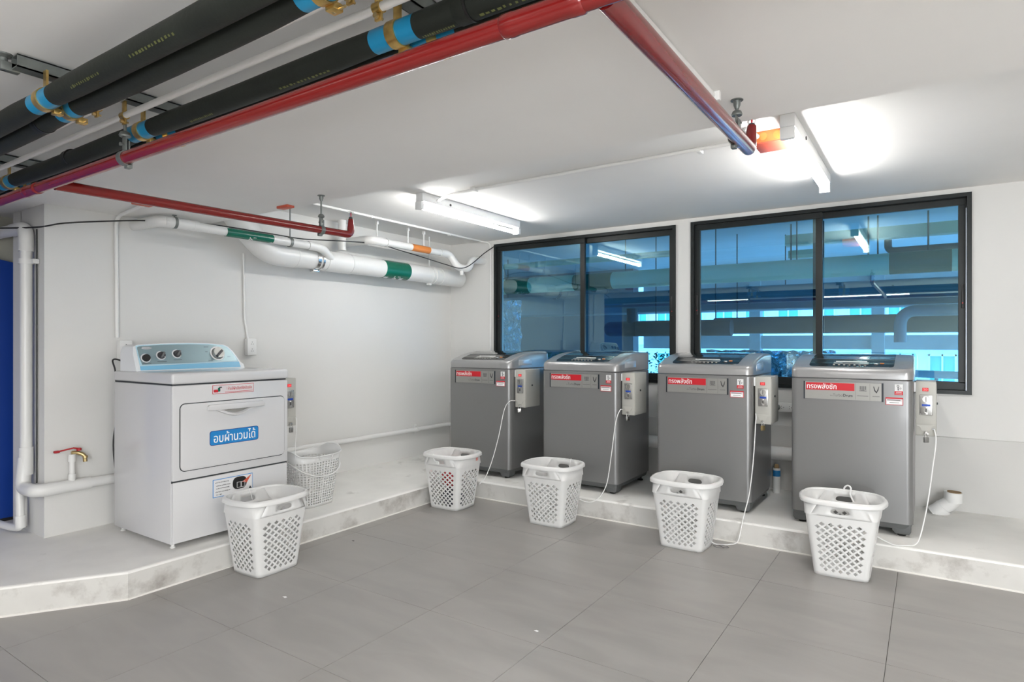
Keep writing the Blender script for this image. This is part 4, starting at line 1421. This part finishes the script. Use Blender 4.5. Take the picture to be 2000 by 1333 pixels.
# cable at the back of the dryer
tag(obj('power_cord', MB().tube(spline([(-4.00, 1.80, 1.15), (-4.07, 1.755, 1.165), (-4.085, 1.775, 1.08), (-4.09, 1.785, 0.85), (-4.09, 1.765, 0.65), (-4.09, 1.785, 0.4), (-4.09, 1.80, 0.16)]), 0.005, 8), 'rubber'),
    'black power cord hanging behind the dryer', 'cord')

# ------------------------------------------------------------------ laundry baskets
BH = 0.415


def bsec(t):
    """half sizes and corner radius at height fraction t"""
    hx = 0.130 + (0.182 - 0.130) * t
    hy = 0.117 + (0.152 - 0.117) * t
    r = 0.028 + 0.006 * t + (0.055 * (t - 0.8) / 0.2 if t > 0.8 else 0.0)
    if t > 0.80:
        hx += 0.004
        hy += 0.004
    return hx, hy, r


def bpt(face, s, t):
    hx, hy, r = bsec(t)
    if face in (0, 2):
        L, D = hx - r, hy
    else:
        L, D = hy - r, hx
    bul = (0.005 + 0.006 * t) * (1 - s * s)
    p = Vector((s * L, -D - bul))
    for _ in range(face):
        p = Vector((-p.y, p.x))
    return Vector((p.x, p.y, t * BH))


def make_basket():
    t0 = thing('laundry_basket', '', 'basket', (0, 0, 0), 0, 'white laundry baskets on the tiles')
    mb = MB()
    bm = mb.bm
    cache = {}

    def V(face, s, t):
        key = (face, round(s, 5), round(t, 5))
        if key not in cache:
            cache[key] = bm.verts.new(bpt(face, s, t))
        return cache[key]

    def F(vs):
        u = []
        for v in vs:
            if v not in u:
                u.append(v)
        if len(u) > 2:
            try:
                bm.faces.new(u)
            except ValueError:
                pass
    tl0, tl1 = 0.045, 0.735
    for face in range(4):
        nx = 6 if face in (0, 2) else 5
        nz = 8
        ds, dt = 1.0 / nx, (tl1 - tl0) / (2 * nz)
        # diamond lattice: centres on (i, j) with i + j odd
        for i in range(0, 2 * nx + 1):
            for j in range(0, 2 * nz + 1):
                if (i + j) % 2 == 0:
                    continue
                sx, tz = -1 + i * ds, tl0 + j * dt
                Lp = (sx - ds, tz) if i > 0 else None
                Rp = (sx + ds, tz) if i < 2 * nx else None
                Dp = (sx, tz - dt) if j > 0 else None
                Up = (sx, tz + dt) if j < 2 * nz else None
                P = [p for p in (Lp, Dp, Rp, Up) if p]
                if len(P) < 4:
                    if i in (0, 2 * nx):
                        F([V(face, *p) for p in ([Dp, Rp, Up] if Rp else [Up, Lp, Dp])])
                    else:
                        F([V(face, *p) for p in ([Lp, Rp, Up] if Up else [Lp, Dp, Rp])])
                    continue
                k = 0.62
                inner = [(sx + (p[0] - sx) * k, tz + (p[1] - tz) * k) for p in P]
                for q in range(4):
                    a, b = P[q], P[(q + 1) % 4]
                    c, d_ = inner[(q + 1) % 4], inner[q]
                    F([V(face, *a), V(face, *b), V(face, *c), V(face, *d_)])
        # bottom strip
        for i in range(0, 2 * nx, 2):
            a, b = -1 + i * ds, -1 + (i + 2) * ds
            # lattice corner vertices on the lower/upper edges sit where i + 0 is even
            for (t1, t2) in ((0.0, tl0), (tl1, 0.80)):
                F([V(face, a, t1), V(face, b, t1), V(face, b, t2), V(face, a, t2)])
            if face not in (0, 2):
                F([V(face, a, 0.80), V(face, b, 0.80), V(face, b, 0.8001), V(face, a, 0.8001)])
                F([V(face, a, 0.8001), V(face, b, 0.8001), V(face, b, 1.0), V(face, a, 1.0)])
            else:
                F([V(face, a, 0.80), V(face, b, 0.80), V(face, b, 0.8001), V(face, a, 0.8001)])
        if face in (0, 2):
            # collar with an oval grip hole between two plain sections
            hs, hz0, hz1, SE = 0.36, 0.845, 0.915, 0.55
            for (sa, sb) in ((-1.0, -0.775), (-0.775, -SE), (SE, 0.775), (0.775, 1.0)):
                rows_ = sorted(set([0.8001, 1.0] + [round(0.90005 + 0.09995 * math.tan(2 * PI * q / 40), 7) for q in range(-5, 6)]))
                for t1, t2 in zip(rows_[:-1], rows_[1:]):
                    F([V(face, sa, t1), V(face, sb, t1), V(face, sb, t2), V(face, sa, t2)])
            outer, innr = [], []
            cz = (hz0 + hz1) / 2
            n = 40
            for q in range(n):
                a = 2 * PI * q / n
                ca, sa = math.cos(a), math.sin(a)
                ix = hs * math.copysign(abs(ca) ** 0.45, ca) if abs(ca) > 1e-9 else 0
                iz = cz + (hz1 - hz0) / 2 * math.copysign(abs(sa) ** 0.85, sa) if abs(sa) > 1e-9 else cz
                innr.append((ix, iz))
                m_ = max(abs(ca), abs(sa))
                outer.append((SE * ca / m_, 0.90005 + 0.09995 * sa / m_))
            for q in range(n):
                q2 = (q + 1) % n
                F([V(face, *outer[q]), V(face, *outer[q2]), V(face, *innr[q2]), V(face, *innr[q])])
        # corner arcs between this face and the next
        ts = sorted(set([0.0, tl0] + [tl0 + j * dt for j in range(0, 2 * nz + 1, 2)] + [tl1, 0.80, 0.8001, 1.0]))
        nxt = (face + 1) % 4
        prev = None
        for t in ts:
            A, B = bpt(face, 1.0, t), bpt(nxt, -1.0, t)
            hx, hy, r = bsec(t)
            row = [A]
            cdir = [(1, -1), (1, 1), (-1, 1), (-1, -1)][face]
            cx, cy = cdir[0] * (hx - r), cdir[1] * (hy - r)
            a0 = [-90, 0, 90, 180][face]
            for q in range(1, 6):
                a = math.radians(a0 + 15 * q)
                row.append(Vector((cx + r * math.cos(a), cy + r * math.sin(a), t * BH)))
            row.append(B)
            row = [bm.verts.new(p) for p in row]
            if prev:
                for q in range(6):
                    bm.faces.new([prev[q], prev[q + 1], row[q + 1], row[q]])
            prev = row
    bmesh.ops.remove_doubles(bm, verts=bm.verts[:], dist=0.0004)
    body = obj('lattice_body', mb, 'basket', t0, recalc=False)
    sm = body.modifiers.new('thickness', 'SOLIDIFY')
    sm.thickness = 0.0028
    sm.offset = 0

    def outline(t, grow, z):
        hx, hy, r = bsec(t)
        pts = []
        for f in range(4):
            for s in (-1, -0.5, 0, 0.5, 1):
                hx_, hy_, r_ = bsec(t)
                p = bpt(f, s, t)
                pts.append(Vector((p.x, p.y, z)))
            cdir = [(1, -1), (1, 1), (-1, 1), (-1, -1)][f]
            a0 = [-90, 0, 90, 180][f]
            for q in range(1, 6):
                a = math.radians(a0 + 15 * q)
                pts.append(Vector((cdir[0] * (hx - r) + r * math.cos(a), cdir[1] * (hy - r) + r * math.sin(a), z)))
        n = len(pts)
        out = []
        for p in pts:
            dv = Vector((p.x, p.y, 0)).normalized()
            out.append(p + dv * grow)
        return out
    rm_ = MB()
    lay = [(-0.002, BH - 0.004), (0.0, BH + 0.004), (0.006, BH + 0.006), (0.016, BH + 0.002), (0.021, BH - 0.006), (0.021, BH - 0.020), (0.018, BH - 0.021), (0.016, BH - 0.006), (0.004, BH - 0.002)]
    rings = [[rm_.bm.verts.new(p) for p in outline(1.0, g, z)] for g, z in lay]
    for a, b in zip(rings, rings[1:] + rings[:1]):
        n = len(a)
        for i in range(n):
            rm_.bm.faces.new([a[i], a[(i + 1) % n], b[(i + 1) % n], b[i]])
    obj('rim', rm_, 'basket', t0)
    bt = MB()
    o1 = outline(0.0, 0.0, 0.004)
    o2 = outline(0.0, 0.0, 0.0)
    vs1 = [bt.bm.verts.new(p) for p in o1]
    vs2 = [bt.bm.verts.new(p * 0.97) for p in o2]
    bt.bm.faces.new(vs1)
    bt.bm.faces.new(vs2[::-1])
    n = len(vs1)
    for i in range(n):
        bt.bm.faces.new([vs1[i], vs2[i], vs2[(i + 1) % n], vs1[(i + 1) % n]])
    obj('bottom', bt, 'basket', t0)
    return t0


BL = ['white lattice laundry basket with red clothes inside, first in the row before the washers',
      'white lattice laundry basket in front of the second washing machine, second in the row',
      'white lattice laundry basket in front of the third washing machine, looped cord beside its base',
      'white lattice laundry basket in front of the rightmost washing machine, hook on its rim',
      'white lattice laundry basket on the tiles in front of the white dryer']
BP = [(-3.065, 3.735, 0.02), (-2.205, 3.80, 0.01), (-1.262, 3.845, -0.02), (-0.395, 3.865, 0.03), (-3.098, 2.125, PI / 2 + 0.03)]
bk0 = make_basket()
for i in range(5):
    o = bk0 if i == 0 else copy_tree(bk0)
    o.location = (BP[i][0], BP[i][1], 0.001)
    o.rotation_euler = (0, 0, BP[i][2])
    o['label'] = BL[i]


def cloth(name, label, cx, cy, cz, rx, ry, rz, m, seed):
    rnd = random.Random(seed)
    mb_ = MB()
    t = bmesh.new()
    bmesh.ops.create_icosphere(t, subdivisions=3, radius=1)
    ph_ = [rnd.uniform(0, 6) for _ in range(6)]
    for v_ in t.verts:
        c_ = v_.co
        k = 1 + 0.10 * math.sin(5 * c_.x + ph_[0]) * math.sin(4 * c_.y + ph_[1]) + 0.07 * math.sin(9 * c_.z + ph_[2] + 3 * c_.x)
        v_.co = Vector((cx + c_.x * rx * k, cy + c_.y * ry * k, cz + max(c_.z, -0.8) * rz * k))
    mb_.merge(t)
    return tag(obj(name, mb_, m), label, 'clothes')


cloth('folded_garment', 'dark crumpled garment at the bottom of the basket with red clothes', -3.065, 3.735, 0.070, 0.095, 0.085, 0.075, 'darkcloth', 1)
cloth('folded_garment', 'red crumpled garment on top in the basket before the leftmost washer', -3.075, 3.735, 0.215, 0.085, 0.075, 0.075, 'redcloth', 2)

tg = obj('sticker', MB().box(0.0, 0.0015, -0.012, 0.012, 0.0, 0.022), mat('faded_pink_sticker', (0.60, 0.22, 0.20), 0.6), bk0, smooth=False)
tg.location = (0.1925, 0.055, 0.362)
tg['label'] = 'small faded pink sticker'

# open weave basket with a bail handle on the plinth
wb = thing('laundry_basket', 'white square-mesh basket with a bail handle beside the dryer', 'basket', (-3.595, 2.815, PZ), PI / 2 + 0.04)


def wsec(t, a):
    """superellipse outline"""
    hx = 0.135 + 0.062 * t
    hy = 0.110 + 0.045 * t
    e = 0.55
    c_, s_ = math.cos(a), math.sin(a)
    return Vector((hx * math.copysign(abs(c_) ** e, c_), hy * math.copysign(abs(s_) ** e, s_)))


_tab = [0.0]
for _k in range(720):
    _tab.append(_tab[-1] + (wsec(0.5, 2 * PI * (_k + 1) / 720) - wsec(0.5, 2 * PI * _k / 720)).length)


def even(fr):
    import bisect
    L_ = (fr % 1.0) * _tab[-1]
    k_ = max(1, min(720, bisect.bisect_left(_tab, L_)))
    d_ = _tab[k_] - _tab[k_ - 1]
    return 2 * PI * (k_ - 1 + (L_ - _tab[k_ - 1]) / d_) / 720


def wtop(a):
    return 0.360 + 0.035 * math.cos(2 * a) ** 3 if math.cos(2 * a) > 0 else 0.360 + 0.010 * math.cos(2 * a)


mbw = MB()
NA, NZ = 48, 17
grid = {}


def wv(i, f, z):
    a = even((i + f) / NA)
    p = wsec(z / 0.38, a)
    return mbw.bm.verts.new((p.x, p.y, z))


wz0, wz1 = 0.018, 0.315
hz = (wz1 - wz0) / NZ
for i in range(NA):
    for f0, f1 in ((0.0, 1.0),):
        mbw.bm.faces.new([wv(i, 0, 0), wv(i, 1, 0), wv(i, 1, wz0), wv(i, 0, wz0)])
        z0_, z1_ = wtop(even(i / NA)), wtop(even((i + 1) / NA))
        mbw.bm.faces.new([wv(i, 0, wz1), wv(i, 1, wz1), wv(i, 1, z1_), wv(i, 0, z0_)])
    for j in range(NZ):
        za, zb = wz0 + j * hz, wz0 + (j + 1) * hz
        f, g = 0.24, hz * 0.22
        O = [(0, za), (1, za), (1, zb), (0, zb)]
        I = [(f, za + g), (1 - f, za + g), (1 - f, zb - g), (f, zb - g)]
        ov = [wv(i, a, z) for a, z in O]
        iv = [wv(i, a, z) for a, z in I]
        for q in range(4):
            mbw.bm.faces.new([ov[q], ov[(q + 1) % 4], iv[(q + 1) % 4], iv[q]])
bmesh.ops.remove_doubles(mbw.bm, verts=mbw.bm.verts[:], dist=0.0003)
wbody = obj('mesh_body', mbw, 'basket', wb, recalc=False)
sm = wbody.modifiers.new('thickness', 'SOLIDIFY')
sm.thickness = 0.0026
sm.offset = 0
rp = []
for k in range(NA + 1):
    a = 2 * PI * k / NA
    z = wtop(a)
    p = wsec(z / 0.38, a)
    rp.append((p.x * 1.015, p.y * 1.02, z))
obj('rim', MB().tube(rp, 0.0045, 8), 'basket', wb)
obj('bottom', MB().prism([(wsec(0, 2 * PI * k / 40).x * 0.98, wsec(0, 2 * PI * k / 40).y * 0.98) for k in range(40)], 0.0, 0.004, 'z'), 'basket', wb)
hp = [(-0.192 , 0, 0.330)]
for k in range(13):
    a = PI * k / 12
    hp.append((-0.196 * math.cos(a), -0.168 * math.sin(a) ** 0.6, 0.318 - 0.105 * math.sin(a)))
hp.append((0.192, 0, 0.330))
obj('bail_handle', MB().tube(hp, 0.006, 10), 'basket', wb)
for s in (-1,):
    hpn = MB().prism([(-0.06, 0.350), (-0.045, 0.318), (0.045, 0.318), (0.06, 0.350)], -0.168, -0.152, 'y', 0.002)
    hpn.bm.free()
gl = MB()
gl.tube([(-0.065, -0.160, 0.352), (-0.048, -0.162, 0.328), (0.048, -0.162, 0.328), (0.065, -0.160, 0.352)], 0.004, 8)
obj('grip', gl, 'basket', wb)

# ------------------------------------------------------------------ tether cords
def cord(label, pts, r=0.0032):
    return tag(obj('tether_cord', MB().tube(spline(pts, 8), r, 8), 'cord'), label, 'cord')


cord('white cord from the leftmost washer coin box down to its basket',
     [(-2.846, 4.284, 0.785), (-2.858, 4.215, 0.783), (-2.90, 4.20, 0.71), (-2.92, 4.15, 0.50), (-2.93, 4.07, 0.31), (-2.93, 3.985, 0.20), (-2.925, 3.895, 0.155)])
cord('white cord from the second washer coin box, sagging over the plinth edge',
     [(-1.888, 4.28, 0.770), (-1.895, 4.25, 0.765), (-1.905, 4.20, 0.68), (-1.925, 4.17, 0.45), (-1.945, 4.14, 0.25), (-1.965, 4.085, 0.165), (-1.99, 4.01, 0.130), (-2.02, 3.95, 0.135), (-2.045, 3.90, 0.16)])
cord('white cord from the third washer coin box, hanging to the tiles',
     [(-0.945, 4.29, 0.80), (-0.942, 4.285, 0.775), (-0.94, 4.26, 0.72), (-0.945, 4.22, 0.50), (-0.955, 4.16, 0.30), (-0.965, 4.09, 0.20), (-0.97, 4.03, 0.13), (-0.985, 3.99, 0.03), (-1.03, 3.97, 0.006), (-1.10, 3.93, 0.006), (-1.13, 3.90, 0.03)])
cord('white cord from the rightmost coin box down to the plinth and its basket',
     [(0.020, 4.295, 0.770), (0.030, 4.285, 0.765), (0.036, 4.27, 0.70), (0.02, 4.24, 0.55), (-0.005, 4.20, 0.35), (-0.035, 4.13, 0.20), (-0.06, 4.09, 0.150), (-0.10, 4.06, 0.146), (-0.16, 4.02, 0.15), (-0.235, 3.95, 0.20)])
cord('white cord from the dryer coin box into the mesh basket',
     [(-3.465, 2.585, 0.77), (-3.46, 2.60, 0.765), (-3.465, 2.605, 0.70), (-3.50, 2.62, 0.55), (-3.52, 2.64, 0.45)], 0.0025)
# cord ends and hooks on the baskets
cord('white hook of cord over the far rim of the rightmost basket',
     [(-0.405, 4.040, 0.405), (-0.402, 4.046, 0.43), (-0.385, 4.040, 0.444), (-0.368, 4.022, 0.436), (-0.368, 4.005, 0.40), (-0.350, 3.985, 0.365)], 0.0045)
cord('small white knot hanging on the grip of the basket with red clothes',
     [(-3.115, 3.560, 0.425), (-3.105, 3.555, 0.40), (-3.085, 3.552, 0.375), (-3.055, 3.552, 0.37), (-3.050, 3.553, 0.355), (-3.075, 3.553, 0.36)], 0.006)
cord('thin cord tied through the grip of the basket before the dryer',
     [(-3.262, 2.125, 0.425), (-3.250, 2.130, 0.40), (-3.243, 2.135, 0.36)], 0.0022)
cord('thin cord tied through the far grip of the second basket from the left',
     [(-2.150, 3.968, 0.426), (-2.148, 3.950, 0.40), (-2.150, 3.945, 0.36)], 0.0022)
tag(obj('cable_ring', MB().tube(spline([(-1.09, 3.93, 0.004), (-1.05, 3.90, 0.004), (-1.02, 3.91, 0.006), (-1.06, 3.935, 0.006), (-1.11, 3.90, 0.005), (-1.08, 3.875, 0.005), (-1.04, 3.885, 0.005)]), 0.0018, 6), 'print_grey'),
    'thin wire curl on the tiles beside the third basket', 'wire')

# crumbs on the tiles
for i, (x, y, s_, m_, lb) in enumerate(((-2.66, 1.93, 0.012, 'print_white', 'white paper scrap on the tiles before the front basket'),
                                        (-1.43, 2.32, 0.010, 'print_white', 'tiny white scrap on the tiles in the middle foreground'),
                                        (-3.05, 2.72, 0.008, 'print_dark', 'dark crumb on the tiles near the plinth, right of the dryer basket'))):
    cr = MB().prism([(-s_, -s_ * 0.4), (s_ * 0.8, -s_ * 0.6), (s_, s_ * 0.3), (-s_ * 0.3, s_ * 0.6)], 0, 0.0015, 'z')
    tag(obj('scrap', cr, m_, loc=(x, y, 0.0005)), lb, 'litter')

# ------------------------------------------------------------------ service yard behind the windows
struct('ceiling.001', MB().box(-6.5, 3.5, 5.3, 9.2, 2.36, 2.62), 'ext_ceil')
struct('floor.001', MB().box(-9, 9, 5.3, 26, -0.3, 0.0), 'ext_conc')
struct('wall_left.004', MB().box(-6.6, -6.4, 5.3, 9.2, 0, 2.6), 'ext_wall')
struct('wall_back.001', MB().box(-6.5, -3.62, 8.6, 8.8, 0, 2.4), 'ext_wall')
par = MB().box(-3.62, 3.5, 9.0, 9.15, 1.18, 1.36)
par.box(-3.62, 3.5, 9.0, 9.2, 1.78, 2.36)
struct('wall_back.002', par, 'ext_conc')
for x in (-2.95, -1.98, -0.52, 0.75):
    o = struct('column', MB().box(x - 0.07, x + 0.07, 8.92, 9.1, 0, 2.4), 'ext_conc')


def ypipe(name, label, y, z, r, x0, x1, m, bands=(), cat='pipe', n=28):
    t = thing(name, label, cat)
    obj('pipe_run', MB().tube([(x0, y, z), (x1, y, z)], r, n), m, t)
    for (a, b_) in bands:
        obj('dark_band', arc_band(MB(), (0, y, z), r, r + 0.003, a, b_), 'green', t)
    for x in [x0 + 0.55 + 1.6 * k for k in range(int((x1 - x0) / 1.6))]:
        obj('hanger_rod', MB().tube([(x, y, z + r), (x, y, 2.36)], 0.006, 8), 'darkmetal', t)
    return t


ypipe('outdoor_pipe', 'large pale green pipe with dark bands seen through both windows', 5.86, 1.905, 0.086, -6.3, 3.0, 'ext_pale', [(-4.0, -3.68), (-3.12, -2.68), (-0.26, 0.15)])
ypipe('outdoor_pipe', 'thin pale pipe high behind the left window', 5.66, 2.105, 0.030, -6.3, -2.0, 'ext_pale')
t = thing('cable_duct', 'pale box duct crossing the top of the right window', 'duct')
obj('duct_run', MB().box(-1.105, 3.0, 6.18, 6.30, 2.165, 2.262, 0.003), 'ext_pale', t)
obj('duct_end', MB().box(-1.08, -0.80, 6.2, 6.3, 2.05, 2.12, 0.003), 'ext_pale', t)
for x in (-1.05, -0.78, -0.43, -0.36, 0.0, 0.55):
    obj('hanger_rod', MB().tube([(x, 6.17, 1.9), (x, 6.17, 2.36)], 0.007, 8), 'darkmetal', t)
t = thing('outdoor_duct', 'wide grey air duct across the middle of both windows', 'duct')
obj('duct_run', MB().box(-6.2, 3.2, 6.55, 6.95, 1.60, 1.84, 0.03), 'ext_duct', t)
t = thing('outdoor_duct', 'dark blue-grey round duct with a rounded end behind the left window', 'duct')
obj('duct_run', MB().tube([(-2.86, 6.05, 1.41), (-2.84, 6.05, 1.41), (-2.80, 6.05, 1.41), (-1.55, 6.05, 1.41)], [0.045, 0.068, 0.080, 0.080], 28), 'ext_dark', t)
obj('duct_neck', MB().tube([(-2.56, 6.05, 1.46), (-2.56, 6.05, 1.62)], 0.055, 20), 'ext_dark', t)
t = thing('outdoor_duct', 'dark flat duct below the grey one behind the right window', 'duct')
obj('duct_run', MB().box(-1.80, 0.9, 6.3, 6.6, 1.355, 1.515, 0.02), 'ext_dark', t)
t = thing('outdoor_duct', 'pale curved duct turning down at the right edge of the right window', 'duct')
obj('duct_run', MB().tube(smooth_path([(1.0, 5.95, 1.525), (-0.19, 5.95, 1.525), (-0.19, 5.95, 1.27)], 0.12, 10), 0.045, 20), 'ext_duct', t)
for o_ in [q for q in COL.objects if q.name.startswith('outdoor_duct') and q.parent is None]:
    y_, z_ = {0: (6.75, 1.8), 1: (6.05, 1.47), 2: (6.45, 1.5), 3: (5.985, 1.55)}[int(o_.name[13:] or 0) if len(o_.name) > 12 else 0]
    for x in ((-4.6, -1.2, 0.9) if y_ == 6.75 else (-2.3, -1.7) if y_ == 6.05 else (-1.6, 0.5) if y_ == 6.45 else (0.3,)):
        obj('hanger_rod', MB().tube([(x, y_, z_), (x, y_, 2.36)], 0.006, 8), 'darkmetal', o_)
t = thing('outdoor_pipe', 'dark pipe with an upturned end high behind the right window', 'pipe')
obj('pipe_run', MB().tube(smooth_path([(1.2, 6.5, 2.09), (-0.30, 6.5, 2.09), (-0.30, 6.5, 2.19)], 0.05, 8), 0.030, 16), 'ext_dark', t)


def crumple(name, label, x0, x1, y, z0, z1, nx, nz, amp, seed):
    rnd = random.Random(seed)
    bm_ = bmesh.new()
    P = [[None] * (nz + 1) for _ in range(nx + 1)]
    for i in range(nx + 1):
        for j in range(nz + 1):
            P[i][j] = bm_.verts.new((x0 + (x1 - x0) * i / nx + rnd.uniform(-1, 1) * amp * 0.3, y + rnd.uniform(-amp, amp), z0 + (z1 - z0) * j / nz + rnd.uniform(-1, 1) * amp * 0.3))
    for i in range(nx):
        for j in range(nz):
            bm_.faces.new([P[i][j], P[i + 1][j], P[i + 1][j + 1], P[i][j + 1]])
    bmesh.ops.triangulate(bm_, faces=bm_.faces[:])
    o_ = obj(name, bm_, 'foil', smooth=False)
    s_ = o_.modifiers.new('thickness', 'SOLIDIFY')
    s_.thickness = 0.004
    return tag(o_, label, 'foil sheet')


crumple('foil_wrap', 'crumpled silver foil strip hanging behind the left edge of the left window', -4.02, -3.79, 5.82, 0.0, 1.74, 7, 40, 0.022, 4)
crumple('foil_wrap', 'crumpled foil sheet behind the third washer, seen through the right window', -1.65, -0.62, 5.60, 0.0, 1.20, 26, 28, 0.03, 5)
t = thing('gutter', 'white horizontal tube low behind the right window corner', 'pipe')
obj('pipe_run', MB().tube([(-0.10, 5.62, 1.032), (0.19, 5.62, 1.025)], 0.028, 16), 'facade', t)
obj('pipe_support', MB().tube([(0.05, 5.62, 0.0), (0.05, 5.62, 1.01)], 0.012, 10), 'ext_conc', t)

# leaves low behind the left window
rnd = random.Random(11)
lf = bmesh.new()
for k in range(1500):
    c_ = Vector((rnd.uniform(-3.6, -1.9), rnd.uniform(5.5, 5.9), 1.16 - 1.14 * rnd.random() ** 2))
    a = rnd.uniform(0, 2 * PI)
    b_ = rnd.uniform(-0.8, 0.8)
    u = Vector((math.cos(a), math.sin(a), b_)).normalized() * 0.022
    v_ = Vector((-math.sin(a), math.cos(a), rnd.uniform(-0.6, 0.6))).normalized() * 0.010
    lf.faces.new([lf.verts.new(c_ - u), lf.verts.new(c_ + v_), lf.verts.new(c_ + u), lf.verts.new(c_ - v_)])
o = obj('shrub_leaves', lf, 'leaf', smooth=False, recalc=False)
tag(o, 'low green leaves behind the bottom of the left window', 'foliage')
o['kind'] = 'stuff'

# building across the street
bd = thing('building', 'pale building with green glazed windows across the yard', 'building', (0, 20, 0))
fw = MB()
fw.box(-12, 8, 0, 1.0, -1.0, 0.45)
obj('wall', MB().box(-12, 8, 0.12, 1.0, -1.0, 5.5), 'facade', bd, smooth=False)
fw.bm.free()
for i in range(20):
    for j, (za, zb) in enumerate(((0.15, 0.95), (1.75, 2.35), (3.2, 4.2))):
        x = -11.4 + i * 0.95
        wf = MB()
        wf.box(x, x + 0.62, 0.04, 0.13, za, za + 0.05)
        wf.box(x, x + 0.62, 0.04, 0.13, zb - 0.05, zb)
        wf.box(x, x + 0.04, 0.04, 0.13, za, zb)
        wf.box(x + 0.58, x + 0.62, 0.04, 0.13, za, zb)
        wf.box(x + 0.29, x + 0.33, 0.04, 0.13, za, zb)
        fr_ = obj('window', wf, 'facade', bd, smooth=False)
        obj('pane', MB().box(x + 0.04, x + 0.58, 0.10, 0.115, za + 0.05, zb - 0.05), 'facade_glass', fr_, smooth=False)
for z in (1.2, 2.7, 4.6):
    obj('ledge', MB().box(-12, 8, -0.25, 0.12, z, z + 0.12), 'facade', bd, smooth=False)
